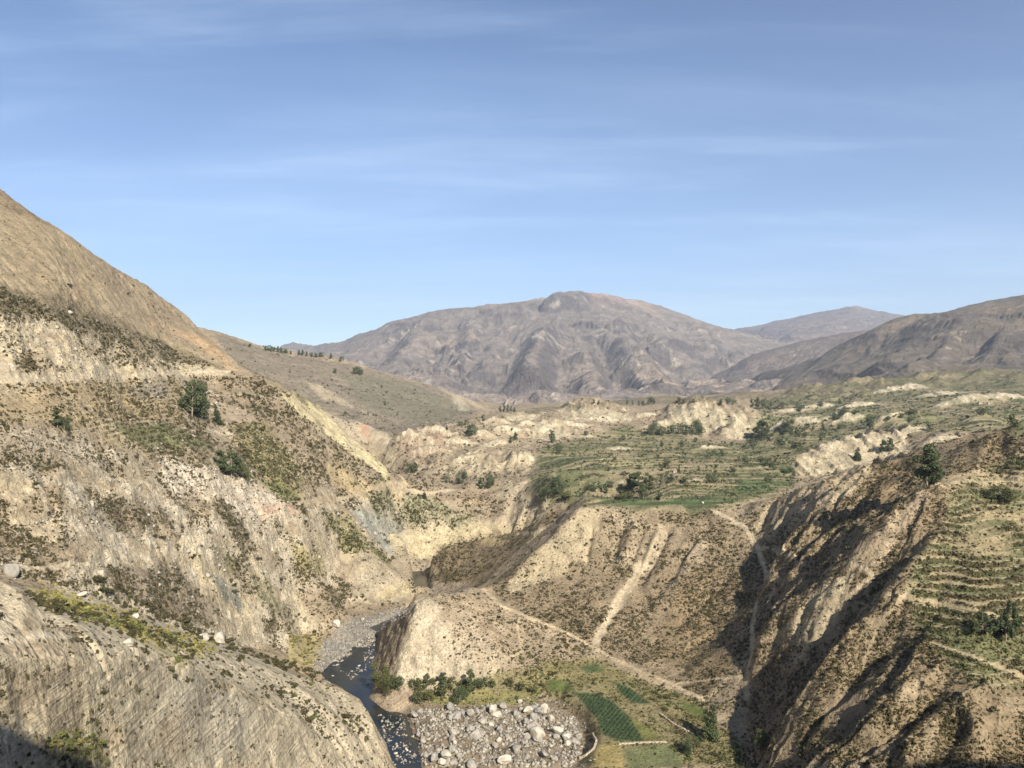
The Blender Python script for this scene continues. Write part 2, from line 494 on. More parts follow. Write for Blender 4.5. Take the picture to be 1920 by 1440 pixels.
# bluff: terrace edge, crest, wall, foot
L += [[D(1090,950,640), D(1130,946,645), D(1250,950,640), D(1330,950,635), D(1400,942,640), D(1440,938,650)],
      [D(1090,950,640), D(1040,1000,625), D(990,1045,612), D(950,1085,605), D(920,1098,598), D(880,1100,580), D(840,1108,550), D(790,1117,520), D(765,1140,540), D(740,1155,565), D(712,1172,598)],
      [Z(696,1180,-201), Z(702,1230,-201), Z(697,1290,-201), Z(688,1308,-201)],
      [Z(735,1290,-191), Z(760,1275,-188), Z(800,1275,-187), Z(900,1265,-184), Z(960,1250,-182)],
      [Z(690,1308,-200), Z(724,1337,-200.5), Z(757,1336,-200)],
      [D(790,1117,520), D(765,1200,503)], [D(840,1108,550), D(870,1190,508)],
      [D(905,1105,590), D(1000,1160,548), D(1110,1213,520), D(1180,1245,500), D(1260,1278,478), D(1330,1315,450)],
      [D(960,1090,600), D(1050,1085,592), D(1200,1100,575), D(1330,1100,560)],
      [D(1100,1160,545), D(1220,1180,535), D(1330,1200,520)]]
# fields, scarp and boulder flat by the river
L += [[Z(1040,1260,-183), Z(1180,1285,-184), Z(1250,1310,-185), Z(1340,1375,-187), Z(1400,1420,-188)],
      [Z(1060,1300,-187.5), Z(1100,1325,-188), Z(1128,1375,-188.5), Z(1115,1415,-189), Z(1110,1440,-190)],
      [Z(1050,1312,-192), Z(1078,1345,-195), Z(1096,1378,-196), Z(1088,1415,-197), Z(1080,1440,-197)],
      [Z(1250,1425,-190), Z(1150,1390,-189), Z(1350,1440,-190)],
      [Z(800,1300,-194), Z(900,1305,-193), Z(1000,1295,-191.5)],
      [Z(775,1340,-197), Z(820,1360,-197), Z(900,1365,-196), Z(1000,1350,-195.5)],
      [Z(757,1336,-200), Z(765,1360,-200.5), Z(760,1380,-200.5), Z(775,1402,-200.5), Z(785,1425,-200.5), Z(788,1440,-200.5), W(-34,330,-200.5), W(-32,280,-200.5), W(-28,220,-200.5), W(-24,160,-200.5), W(-20,120,-200.5)],
      [Z(800,1430,-198), Z(900,1440,-198), Z(1000,1440,-197.5)],
      [W(-10,330,-197), W(20,330,-196), W(60,330,-192)], [W(-5,220,-192), W(40,220,-180)]]
# path gully on the right of the bowl
L += [[D(1340,957,625), D(1400,992,605), D(1420,1025,585), D(1440,1078,545), D(1420,1140,500), D(1410,1210,470), D(1400,1300,438), D(1395,1370,415), D(1400,1440,392)]]
# first ridge (far side of the right slope)
L += [[D(1440,940,612), D(1500,915,592), D(1560,890,570), D(1620,868,555), D(1700,850,540), D(1780,845,525), D(1850,815,510), D(1920,780,505), D(2050,755,500), D(2200,745,500)],
      [W(192,690,-109), W(225,670,-106), W(262,660,-104), W(310,650,-98), W(380,640,-85), W(480,620,-70)],
      [D(1570,930,530), D(1500,985,530), D(1450,1040,525)],
      [D(1770,903,470), D(1720,920,472), D(1690,935,474), D(1650,970,475), D(1600,1010,477), D(1540,1065,478), D(1480,1110,478), D(1430,1150,480)]]
# second ridge, its far foot, the gully on its near side
L += [[D(1760,903,452), D(1735,910,448), D(1690,955,445), D(1650,990,443), D(1600,1040,441), D(1585,1055,440), D(1530,1115,438), D(1500,1160,436), D(1480,1210,434), D(1455,1260,434)],
      [W(206,456,-80), W(188,455,-100), W(170,455,-117), W(152,455,-132), W(137,455,-147)],
      [D(1740,990,432), D(1650,1100,416), D(1580,1190,410), D(1490,1268,408), D(1440,1320,408)]]
# third ridge and the lower right slope
L += [[D(1800,975,430), D(1760,1005,418), D(1690,1075,396), D(1620,1165,388), D(1560,1240,379), D(1500,1320,370), D(1440,1400,372)],
      [W(190,408,-103), W(165,401,-127), W(142,394,-149)],
      climb(D(1920,1440,302), [(1920,1250,.55), (1920,1130,.5), (1920,1050,.5), (1900,950,.45), (1880,880,.5), (1880,830,.6)]),
      climb(D(1820,1440,298), [(1820,1300,.55), (1830,1215,.5), (1830,1130,.5), (1830,1050,.5), (1830,960,.45), (1820,890,.4)]),
      climb(D(1700,1440,300), [(1700,1300,.45), (1735,1205,.45), (1760,1120,.5), (1780,1050,.6)]),
      climb(D(1550,1440,325), [(1560,1340,.45), (1630,1240,.5)]),
      [D(1420,1440,370), D(1420,1550,335), D(1550,1600,290)],
      climb(D(2200,1440,318), [(2200,1250,.55), (2200,1050,.5), (2200,900,.5), (2200,800,.5)]),
      [D(1920,1640,235), D(1700,1650,270), D(1500,1650,300), D(1300,1600,330)],
      [D(1920,1900,165), D(1700,1900,180), D(1400,1900,230)]]
# terraced plain and the badlands behind it
L += [[D(1050,925,705), D(1150,932,672), D(1300,932,672), D(1420,925,690)],
      [D(1030,880,850), D(1150,880,860), D(1300,880,860), D(1440,880,860)],
      [D(1010,835,1120), D(1200,835,1130), D(1440,838,1060)],
      [D(1150,800,1440), D(1230,800,1440)],
      [D(1200,772,1880), D(1480,780,1500), D(1600,775,1400), D(1700,762,1480), D(1920,735,1500), D(2200,720,1500)],
      [D(1250,752,2300), D(1400,745,2300), D(1600,728,2250), D(1760,716,2250), D(1920,698,2250), D(2200,690,2250)],
      [D(1000,772,1900), D(1100,765,1950)], 
      # big pale mound and its neighbours
      [D(1235,775,1500), D(1270,757,1470), D(1310,752,1450), D(1345,765,1440), D(1370,772,1430), D(1392,768,1420), D(1425,790,1400)],
      [D(1235,805,1400), D(1300,818,1345), D(1345,815,1345), D(1410,815,1340), D(1440,806,1370)],
      [D(1355,800,1335), D(1380,792,1325), D(1410,812,1310)], [D(1340,825,1290), D(1380,828,1280), D(1425,830,1270)],
      [D(1300,775,1700), D(1380,780,1700)],
      [D(1040,775,1620), D(1075,760,1610), D(1110,757,1600), D(1150,768,1590), D(1185,778,1570)],
      [D(1050,788,1540), D(1110,786,1540), D(1180,788,1530)],
      [D(1000,795,1390), D(1032,781,1360), D(1055,800,1340)], [D(985,822,1290), D(1030,825,1275), D(1062,822,1285)],
      [D(905,785,1480), D(960,773,1470), D(1010,775,1500)], [D(880,797,1350), D(930,812,1300), D(985,800,1330)],
      [D(735,818,1200), D(770,805,1240), D(800,795,1255), D(820,802,1260), D(850,800,1310)],
      [D(745,850,1120), D(790,868,1070), D(830,892,1020), D(860,897,1000)],
      [D(880,868,1060), D(920,846,1080), D(960,850,1055), D(1000,845,1060), D(1015,852,1050)],
      [D(880,888,1010), D(930,882,1010), D(985,878,1000)],
      [D(770,845,1150), D(830,845,1160)], [D(860,900,990), D(1000,897,900)],
      [W(-190,960,-165), W(-175,1030,-172), W(-185,1120,-172), W(-200,1200,-160), W(-215,1320,-150)],
      # pale cliff right of the plain, two small hills
      [D(1468,885,850), D(1500,852,905), D(1520,843,925), D(1560,824,950), D(1600,816,965), D(1640,811,980), D(1700,812,985)],
      [D(1470,892,832), D(1520,893,842), D(1580,885,858), D(1640,866,895), D(1700,852,925)],
      [D(1560,835,1050), D(1640,818,1090)],
      [D(1690,775,1150), D(1710,766,1150), D(1745,776,1140), D(1770,785,1150)], [D(1630,806,1080), D(1690,806,1070), D(1750,800,1090)],
      [D(1700,775,1200), D(1780,783,1210)],
      [D(1800,795,980), D(1842,773,1000), D(1885,790,1000)], [D(1770,812,930), D(1850,812,915), D(1920,800,930)],
      [D(1780,790,1080), D(1900,780,1080)],
      [D(1480,800,1290), D(1540,800,1290)], [D(1568,795,1260), D(1585,770,1265), D(1605,778,1265)], [D(1565,800,1235), D(1605,798,1235)]]
# hillside behind the left ridge
L += [[D(150,600,1650), D(380,612,1700), D(440,632,1730), D(480,645,1750), D(560,662,1800), D(620,668,1820), D(700,690,1850), D(780,714,1880), D(850,736,1900), D(905,772,1900)],
      [D(350,700,1450), D(500,705,1500), D(600,760,1450), D(660,790,1400), D(700,806,1380), D(740,842,1300)],
      [D(620,720,1600), D(740,745,1680), D(830,770,1720)],
      [D(780,800,1500), D(850,785,1620)],
      [W(-900,2200,60), W(-700,2250,20), W(-500,2300,-30), W(-300,2350,-80), W(-100,2300,-120), W(0,2200,-120)],
      [W(-300,1010,-110), W(-320,1150,-90), W(-350,1300,-70)]]
T = Sheet(-0.98, 0.98, 0.00162, 118, 2650, 0.00185)
box = []
for u_, z_ in ((-1.0, -90), (-.5, -110), (0, -180), (.3, -150), (.6, -140), (1.0, -140)):
    box.append((u_, math.log(110), z_))
for yy, zl, zr in ((160, -80, -140), (250, -20, -135), (330, 30, -115), (450, 70, -60), (650, 40, -30), (900, 0, -40), (1400, 0, -40), (2000, 100, -10), (2700, 60, 0)):
    box.append((-1.0, math.log(yy), zl)); box.append((1.0, math.log(yy), zr))
for u_, z_ in ((-.6, 0), (-.3, -100), (0, -120), (.3, -80), (.6, -30)):
    box.append((u_, math.log(2750), z_))
T.tin(L, 0.012, box)
T.Z = gblur(T.Z, 2.2)
# ------------------------------------------------------------------ relief: gullies, ribs, terraces, weathering
def srgb(*c):
    return np.array([((v / 255) / 12.92 if v / 255 < 0.04045 else ((v / 255 + 0.055) / 1.055) ** 2.4) for v in c])
KALB = 0.60                                     # sunlit look -> surface albedo
def alb(*c):
    v = srgb(*c) * KALB
    l = float(v @ np.array([.2126, .7152, .0722]))
    return l + (v - l) * .86

T0 = T.Z.copy()
PM = T.polymask
# gentle ground that must not be gullied: fields, river, boulder flat, plain
FLAT = np.zeros(T.shape, np.float32)
for poly in ([(960,1252),(1110,1235),(1200,1275),(1320,1330),(1400,1400),(1400,1439),(1080,1439),(1110,1400),(1090,1340),(1020,1300),(800,1300),(770,1290),(900,1275)],
             [(1095,947),(1250,950),(1340,950),(1450,930),(1500,895),(1480,850),(1440,830),(1250,835),(1150,810),(1010,840),(1000,900),(1045,935)],
             [(757,1336),(900,1325),(1050,1312),(1085,1345),(1095,1420),(1080,1439),(788,1439)],
             [(590,1270),(600,1200),(640,1165),(760,1135),(775,1120),(705,1190),(695,1300),(740,1439),(785,1439),(760,1340)]):
    FLAT = np.maximum(FLAT, PM(poly, 0.0))
FLAT = np.maximum(FLAT, (T.Z < -197.6).astype(np.float32))
FLAT = gblur(FLAT, 2.0)
PLAIN = PM([(1045,938),(1095,948),(1250,951),(1340,951),(1450,930),(1490,900),(1500,852),(1560,824),(1640,811),(1700,812),(2200,790),(2200,690),(1760,716),(1600,728),(1430,760),(1425,800),(1400,830),(1340,832),(1240,812),(1170,800),(1120,815),(1010,840),(1000,900)], 0.012, soft=2.5)
OPEN = 1 - FLAT

# lumps and hollows
SPM = PM([(-260,1200),(0,1222),(168,1240),(254,1218),(336,1240),(434,1286),(500,1322),(571,1352),(614,1394),(640,1432),(640,1439),(-260,1439)], .003, soft=1.5)
amp = np.clip(T.Y / 450, .35, 2.2)
n1 = fbm(T.X / 38, T.Y / 38, 5, 11)
n2 = ridged(T.X / 19 + n1 * .8, T.Y / 19, 4, 23)
LEFT = (PM([(-300,520),(0,540),(100,572),(300,642),(400,690),(425,696),(470,702),(500,706),(528,728),(606,784),(734,890),(770,950),(720,1050),(700,1130),(560,1170),(540,1225),(400,1200),(150,1110),(-300,1000)], .004, soft=4)) * OPEN
T.Z += OPEN * (1 - .85 * PLAIN) * amp * (n1 * 1.6 + (n2 - .5) * 1.3 * (1 - .75 * LEFT) * (1 - SPM)) + LEFT * amp * 3.0 * fbm3(T.X / 26, T.Y / 52, T.Z / 22, 4, 27)

# ribs and hollows running down the left slope, and outcrops standing out of it
qc = (T.X * .62 + T.Y * .78); pc = (T.X * .78 - T.Y * .62)
rib = ridged(qc / 34 + .9 * n1, pc / 150 + .4 * n1, 3, 41) - .5
T.Z += SPM * (fbm3(T.X / 14, T.Y / 14, T.Z / 12, 4, 44) * 5.5)
T.Z += LEFT * rib * 3.2 * np.clip(T.Y / 480, .6, 1.5)
OUT = sstep(.2, .42, fbm3(T.X / 20, T.Y / 44, T.Z / 18, 4, 47)) * LEFT
LOWER = PM([(-300,800),(100,800),(280,855),(400,880),(570,945),(660,960),(720,1060),(700,1130),(560,1170),(540,1225),(400,1200),(150,1110),(-300,1000)], .006, soft=4)
OUT *= .25 + .75 * LOWER
T.Z += OUT * 3.2 * np.clip(T.Y / 400, .5, 1.5)
MASKB = PM([(735,822),(800,792),(905,786),(960,772),(1060,758),(1190,776),(1060,830),(1000,850),(1010,890),(860,900),(760,862)], .006, soft=3) * OPEN
# ribbed faces of the pale cliffs
PALE = np.zeros(T.shape, np.float32)
for poly in ([(1235,775),(1312,750),(1372,770),(1395,766),(1428,790),(1412,814),(1380,828),(1310,820),(1240,808)], [(1045,778),(1075,759),(1150,768),(1190,779),(1178,792),(1110,788),(1055,792)], [(985,800),(1032,780),(1060,800),(1062,824),(985,824)],
             [(1465,890),(1500,851),(1560,823),(1640,810),(1708,811),(1705,852),(1640,868),(1580,887),(1520,895)], [(835,892),(900,849),(940,846),(1012,852),(990,888),(900,892)], [(735,820),(800,794),(860,810),(830,892),(760,860)]):
    PALE = np.maximum(PALE, PM(poly, .004, soft=2))
rb = ridged(T.X / 15 + .6 * n1, T.Y / 140, 3, 59) - .5
T.Z += PALE * rb * 10.0
UPC = PM([(-200,585),(0,588),(60,600),(150,625),(240,652),(330,690),(430,698),(200,706),(-200,708)], .004, soft=2)
T.Z += UPC * (fbm3(T.X / 16, T.Y / 16, T.Z / 22, 4, 63) * 7 + (ridged(qc / 13 + n1, pc / 90, 2, 64) - .5) * 4)
WHC = PM([(300,857),(400,880),(470,905),(550,950),(550,968),(480,972),(400,938),(330,932)], .004, soft=2)
T.Z += WHC * (ridged(qc / 10 + .6 * n1, pc / 70, 2, 66) - .5) * 5
FIN = PM([(785,1114),(828,1138),(846,1200),(900,1240),(930,1272),(735,1298),(712,1172),(740,1155),(765,1138)], .002, soft=1)
T.Z += FIN * ((ridged(T.X / 8 + T.Y / 40 + .4 * n1, T.Y / 60, 3, 57) - .5) * 3.4)
BLF = PM([(1060,955),(1095,950),(1330,955),(1420,1000),(1440,1080),(1400,1200),(1250,1180),(1100,1120),(960,1095)], .004, soft=4)
T.Z += BLF * (ridged(T.X / 19 + T.Y / 60 + .5 * n1, T.Y / 160, 3, 67) - .5) * 4.6
RSM = PM([(1430,945),(1560,893),(1700,860),(1760,905),(1750,1010),(1690,1110),(1740,1210),(1830,1270),(2200,1290),(2200,1439),(1420,1439),(1400,1370),(1410,1210),(1440,1080)], .006, soft=3)
qr = -.3 * T.X + .95 * T.Y; pr = .95 * T.X + .3 * T.Y
T.Z += RSM * ((ridged(qr / 17 + 1.1 * n1, pr / 60 + .6 * n1, 4, 71) - .5) * 8.5 + fbm3(T.X / 12, T.Y / 12, T.Z / 9, 3, 73) * 1.6)

# explicit gullies (depth > 0) and ribs (depth < 0)
for marks, wd, dp in (
        ([(1112,968),(1105,1010),(1098,1060)], 2.6, 4.0), ([(1175,968),(1158,1010),(1145,1060)], 2.8, 4.5), ([(1212,975),(1196,1015),(1180,1060)], 2.4, 3.2),
        ([(1262,975),(1240,1020),(1215,1065),(1190,1120)], 3.2, 4.0), ([(1335,975),(1300,1015),(1270,1060),(1240,1110)], 3.4, 5.0),
        ([(1225,985),(1200,1060),(1150,1150),(1112,1205)], 3.0, 1.6),
        ([(1345,1100),(1300,1150),(1260,1178)], 2.6, 2.6), ([(1420,1130),(1350,1185),(1290,1220),(1262,1250)], 2.6, 3.0),
        ([(1135,970),(1125,1020),(1120,1060)], 3.2, -2.6), ([(1195,975),(1178,1020),(1165,1055)], 3.0, -2.6), ([(1245,985),(1222,1035),(1205,1065)], 4.0, -3.0), ([(1315,1010),(1290,1050),(1270,1075)], 5, -3.5),
        ([(1440,960),(1420,1000)], 3, 3), ([(1480,950),(1465,1000),(1450,1040)], 3.5, 3.0), ([(1530,930),(1500,990),(1470,1050)], 3.5, 3.4), ([(1580,920),(1545,980),(1500,1050)], 4, 3.6), ([(1640,905),(1600,960),(1550,1020)], 4, 3.6),
        ([(1575,900),(1530,930),(1490,975)], 4, -3.5), ([(1640,885),(1590,930),(1545,985)], 4, -3.5), ([(1455,1075),(1437,1110)], 6, -5.0), ([(1490,1080),(1470,1110)], 5, -3.0),
        ([(1660,1290),(1600,1345),(1560,1400)], 4, 4.5), ([(1755,1290),(1700,1350),(1660,1400)], 4.5, 5.5), ([(1815,1345),(1770,1390),(1735,1435)], 4.5, 5.0), ([(1700,1190),(1640,1235),(1580,1290)], 4, 4.5),
        ([(1730,1260),(1660,1330),(1610,1400)], 5, -3), ([(1800,1320),(1740,1390)], 5, -3), ([(1900,1330),(1830,1400)], 6, -4), ([(1880,1370),(1840,1430)], 5, 5),
        ([(100,880),(150,960),(230,1040)], 3.2, 3.0), ([(60,850),(95,930),(120,1000)], 3.0, 3.0), ([(330,880),(380,930),(430,965)], 3, 3), ([(370,880),(420,925),(450,960)], 2.5, 2.4), ([(430,905),(470,940),(500,965)], 2.5, 2.4),
        ([(260,900),(330,970),(400,1040),(440,1090)], 4, 3), ([(180,900),(250,990),(320,1060)], 4, 3),
        ([(400,1075),(435,1110),(470,1150)], 5, 4), ([(470,1060),(510,1120),(560,1160)], 5, 4), ([(360,1040),(410,1100),(450,1140)], 4, -3.5),
        ([(520,760),(600,840),(690,900)], 5, 4), ([(600,870),(650,910),(680,930)], 5, 4), ([(560,800),(640,860)], 4, -2.5),
        ([(640,960),(700,1015)], 5, -3), ([(680,960),(720,1005),(740,1035)], 6, 4),
        ([(40,600),(60,660),(90,700)], 4, 4), ([(150,640),(170,680)], 4, 3.5), ([(270,660),(300,695)], 4, 3),
        ([(125,1255),(150,1340),(175,1430)], 2.6, 4.0), ([(165,1255),(185,1330),(225,1430)], 2.2, 3.2), ([(20,1250),(50,1350),(80,1430)], 2.5, 3), ([(560,1365),(575,1400),(590,1435)], 2.4, 2.5)):
    T.cut(marks, wd, dp)
# running water
STEEP = np.hypot(*T.normals())
emask = OPEN * (1 - PLAIN) * (1 - SPM) * np.clip(STEEP * 1.6, 0, 1)
T.erode(15000, 8, 42, emask, sub=3, kc=3.0, ke=.22, kd=.3, seed=3)
dz = gblur(np.clip(T.dz, -7, 3), 1.6) * (1 - .8 * LEFT)
T.Z += dz * 0.9
ERO = gblur(np.clip(-dz, 0, 5), 1.0)

# rock on the steep parts: broken ledges
gx_, gy_ = T.normals(); STEEP = gblur(np.hypot(gx_, gy_), 1.2)
ROCK = sstep(1.0, 1.7, STEEP) * OPEN
crag = fbm3(T.X / 6.5, T.Y / 6.5, T.Z / 4.2, 4, 61)
T.Z += np.maximum(ROCK * (1 - SPM), .35 * LEFT * LOWER) * crag * np.clip(T.Y / 450, .35, 1.6) * 2.6
T.Z += OPEN * (1 - .6 * LEFT) * (1 - SPM) * fbm(T.X / 3.1, T.Y / 3.1, 2, 71) * .22 * np.clip(T.Y / 500, .4, 1.5)

def ledges(mask, size, amp, seed, levels=5.0, ys=1.0):
    q = fbm3(T.X / size, T.Y / (size * ys), T.Z / (size * .7), 4, seed) * levels
    f = q - np.floor(q)
    T.Z += mask * (np.floor(q) + sstep(.35, .65, f) - q * .55) * amp
ledges(LEFT * (.25 + .75 * LOWER) * (1 - .7 * FLAT), 28, 2.6, 401, ys=2.4)
ledges(LEFT * LOWER, 11, 1.2, 405, ys=2.2)
ledges(UPC, 20, 2.2, 411); BEDC = (T.Z * .9 - T.X * np.where(T.X < -90, .10, .34) + 1.6 * fbm3(T.X / 60, T.Y / 60, T.Z / 60, 3, 431))
bfr = BEDC / 2.9; bfr = bfr - np.floor(bfr)
bf2 = BEDC / 1.05 + .5 * n1; bf2 = bf2 - np.floor(bf2)
T.Z += SPM * ((sstep(.25, .5, bfr) - bfr) * 2.2 * np.clip(.6 + 1.5 * n1, .15, 1.4) + (sstep(.3, .6, bf2) - bf2) * .5)
ledges(SPM, 30, 1.6, 441, levels=6.0)
jnt = ridged(T.X / 24 + T.Y / 50 + .7 * n1, T.Y / 90, 2, 437)
T.Z -= SPM * sstep(.80, .95, jnt) * 2.2; ledges(WHC, 12, 1.2, 419)
ledges(np.maximum(PALE, MASKB), 14, 1.1, 423)
# terraces of the right slope and of the upper left slope
def terrace(mask, step, sharp=.3, keep=.25, wob=1.2, seed=9):
    h = T.Z + wob * fbm(T.X / 26, T.Y / 26, 3, seed)
    f = h / step; n = np.floor(f); fr = f - n
    t = step * (n + keep * fr + (1 - keep) * np.clip((fr - (1 - sharp)) / sharp, 0, 1))
    T.Z += mask * (t - h)
    return fr, n
TR = PM([(1790,915),(1920,840),(2200,1285),(1830,1272),(1750,1205),(1690,1120),(1700,1060),(1765,1005)], .012, soft=2)
RIS, LEV = terrace(TR, 2.7, .36, .25, 1.7, seed=9)
TL = PM([(170,715),(330,708),(345,760),(400,830),(400,872),(300,858),(210,842),(150,790)], .01, soft=2)
RISL, LEVL = terrace(TL, 2.6, seed=19)
# strips of the plain: banks facing the valley
PY = T.Y + 30 * fbm(T.X / 160, T.Y / 160, 3, 31) + 6 * fbm(T.X / 30, T.Y / 30, 2, 33)
PQ = np.where(PY > 1, np.abs(PY) ** .62, 0) * 1.0
PN = np.floor(PQ); PF = PQ - PN
PXO = T.X + (_h(PN.astype(np.int64), PN.astype(np.int64) * 0 + 5, 3) - .5) * 300 + 14 * fbm(T.X / 40, T.Y / 40, 2, 37)
PXW = 22 + 60 * _h(PN.astype(np.int64), PN.astype(np.int64) * 0 + 9, 4)
PC = np.floor(PXO / PXW)
PRND = _h(PN.astype(np.int64), PC.astype(np.int64), 17); PRND2 = _h(PN.astype(np.int64), PC.astype(np.int64), 29)
T.Z += PLAIN * (1.6 * (.5 - PF) + (PRND - .5) * .7)
for px_, py_, wd_, ht_ in ((1230,754,120,20),(1400,754,130,22),(1560,744,130,24),(1690,730,140,24),(1100,772,100,18),(1850,714,150,26),(1480,765,110,16),(1320,770,100,12)):
    r_ = T.cast(px_, py_)
    if r_ is None: continue
    T.Z += np.exp(-(((T.X - r_[0]) / wd_) ** 2 + ((T.Y - r_[1]) / (wd_ * .8)) ** 2) * (1 + .7 * n1)) * ht_
MND = np.zeros(T.shape, np.float32)
for px_, py_, wd_, ht_ in ((1500,800,30,11),(1545,798,34,13),(1590,792,24,15),(1462,800,22,9),(1655,792,26,10),(1230,800,22,8),(1330,842,22,5),(1150,845,24,5),(1180,905,14,4),(1540,770,40,12),(1480,775,40,10),(1610,765,44,12),(1800,760,50,12),(1870,750,50,12),(1760,745,60,12),(1690,735,70,14),(1300,905,14,3),(1130,790,34,9),(1200,785,34,9),(990,800,26,9),(930,835,24,9),(880,860,20,8),(1700,815,26,8),(1760,830,22,7),(770,822,26,13),(820,815,28,14),(860,835,24,12),(905,822,28,14),(950,812,26,12),(800,850,22,11),(870,868,20,10),(980,862,20,9),(1010,812,24,10),(930,795,30,12),(1080,800,24,8),(1100,822,18,6)):
    r_ = T.cast(px_, py_)
    if r_ is None: continue
    ex = (T.X - r_[0]) / wd_; ey = (T.Y - r_[1]) / (wd_ * .55)
    g_ = np.exp(-(ex ** 2 + np.where(ey < 0, (ey * 1.9) ** 2, (ey * .7) ** 2)) * (1 + .8 * n1))
    T.Z += g_ * ht_
    MND = np.maximum(MND, np.where((ey < .05), sstep(.22, .55, g_), 0))
T.Z += MND * (ridged(T.X / 9 + n1, T.Y / 90, 2, 95) - .5) * 4.5
# river bed stays under the water
WATER_Z = -199.6
def bed_cut(marks, z=-200.9, soft=1.2):
    P = [world(Z(px, py, -199.6))[:2] for px, py in marks]
    m = PM(P, .0015, plan=True, freq=.12, soft=soft)
    T.Z = np.where(m > .02, T.Z * (1 - m) + np.minimum(T.Z, z) * m, T.Z)
BEDM = PM([(765,1340),(830,1330),(900,1330),(1045,1318),(1080,1350),(1090,1420),(1070,1439),(792,1439),(785,1400)], .004, soft=3)
T.Z += BEDM * (fbm(T.X / 9, T.Y / 9, 3, 97) * 1.6 + .6)
bed_cut([(598,1262),(625,1238),(650,1222),(668,1200),(700,1188),(714,1180),(702,1240),(699,1285),(690,1308),(724,1338),(757,1338),(764,1362),(762,1382),(776,1403),(788,1439),(736,1439),(706,1392),(702,1362),(690,1334),(678,1310),(644,1292),(610,1276)])
bed_cut([(752,1072),(795,1070),(806,1085),(806,1112),(780,1114),(772,1095)])
bed_cut([(690,1176),(720,1164),(760,1140),(772,1120),(778,1120),(772,1145),(730,1170),(706,1186)], -200.3)

# ------------------------------------------------------------------ colours of the ground (albedo)
X, Y, Zz = T.X, T.Y, T.Z
COL = np.zeros(T.shape + (3,), np.float32)
VEG = np.zeros(T.shape, np.float32); RK = np.zeros(T.shape, np.float32); GRN = np.zeros(T.shape, np.float32)
nA = fbm3(X / 70, Y / 70, Zz / 60, 3, 101); nB = fbm3(X / 21, Y / 21, Zz / 19, 4, 103); nC = fbm3(X / 6.5, Y / 6.5, Zz / 6, 2, 107); nD = fbm3((X * .78 - Y * .62) / 10 + 5, (X * .62 + Y * .78) / 26, Zz / 10, 4, 113)
def mixc(m, c):
    m = np.clip(m, 0, 1)[..., None]
    COL[...] = COL * (1 - m) + np.asarray(c, np.float32) * m
def mixv(A, m, v):
    m = np.clip(m, 0, 1)
    A[...] = A * (1 - m) + v * m
mixc(np.ones(T.shape), alb(178,158,126))
mixc(sstep(-.1, .5, nA) * .7, alb(160,142,116))
mixc(sstep(.1, .6, -nA) * .5, alb(192,170,130))
mixc(sstep(.15, .6, nB) * .5, alb(150,134,112))
VEG[...] = .34 + .3 * nA + .25 * nB
zone_i = [0]
def zone(poly, c, a=1.0, veg=None, rock=None, warp=.008, soft=1.2, freq=.055, var=.32, grn=None):
    zone_i[0] += 1
    m = PM(poly, warp, freq=freq, seed=200 + zone_i[0] * 3, soft=soft)
    if var:
        m = m * np.clip(1 - var * .5 + var * (nB + .7 * nC) * 1.2, 0, 1)
    if c is not None:
        mixc(m * a, alb(*c))
    if veg is not None:
        mixv(VEG, m, veg)
    if rock is not None:
        mixv(RK, m, rock)
    if grn is not None:
        mixv(GRN, m, grn)
    return m
# bare rock on steep ground, pale wash in the eroded runnels
mixv(VEG, ROCK, .05)
mixc(ROCK * .85, alb(214,196,160)); mixv(RK, ROCK, 1)
mixc(OUT * .9, alb(222,206,172)); mixv(RK, OUT, 1); mixv(VEG, OUT, .04)
mixc(LEFT * sstep(.02, .22, nD) * .6, alb(218,204,176)); mixc(LEFT * sstep(.0, .5, (nB * .8 - nA * .5 - nD * .3)) * .75, alb(132,118,96)); mixv(VEG, LEFT * sstep(.0, .5, (nB * .8 - nA * .5 - nD * .3)), .75)
mixc(sstep(.25, 1.3, ERO) * .55 * OPEN, alb(206,188,154)); mixv(VEG, sstep(.25, 1.2, ERO) * .8, .1)
# upper left hill
zone([(-100,300),(0,352),(60,390),(150,448),(265,518),(360,590),(445,692),(400,688),(300,645),(200,610),(100,572),(0,540),(-100,540)], (172,152,116), veg=.22, rock=.1)
zone([(150,480),(265,523),(360,598),(440,690),(400,680),(300,620),(220,560)], (160,142,116), .8, veg=.4, var=1.0)
zone([(-50,330),(0,355),(60,395),(120,440),(60,410),(0,385)], (140,120,90), .8, veg=.7)
zone([(120,560),(160,560),(165,535),(130,530)], (190,160,118), .8, rock=.8, var=.6)
zone([(345,625),(400,640),(440,690),(448,705),(400,672),(355,640)], (204,168,122), .8, rock=.9, veg=.05)
zone([(270,600),(380,625),(370,640),(280,615)], (196,162,118), .7, rock=.6, var=1.0)
zone([(-60,520),(60,545),(140,565),(220,600),(300,640),(380,670),(412,694),(330,690),(250,655),(150,625),(60,600),(-60,590)], (142,127,98), veg=.95, rock=0)
zone([(-60,580),(60,600),(150,625),(240,650),(330,688),(400,690),(440,705),(330,706),(200,709),(-60,709)], (214,196,158), .9, veg=.12, rock=.9, var=.8)
zone([(60,650),(140,690),(60,700),(0,700),(0,680)], (150,128,100), .7, veg=.7, var=.8)
zone([(140,640),(250,655),(330,690),(220,690)], (150,134,108), .6, veg=.6, var=.9)
zone([(-60,700),(0,701),(110,699),(220,697),(330,696),(430,694),(430,703),(330,706),(110,712),(-60,714)], (206,186,148), .85, veg=.05)
zone([(-60,714),(200,708),(330,705),(350,740),(340,780),(250,790),(140,800),(-60,790)], (190,166,120), .9, veg=.34)
zone([(240,720),(320,715),(312,750),(250,745)], (168,156,144), .8, veg=.2)
zone([(130,770),(165,790),(215,840),(280,853),(250,815),(200,780)], (208,188,138), .8, veg=.12)
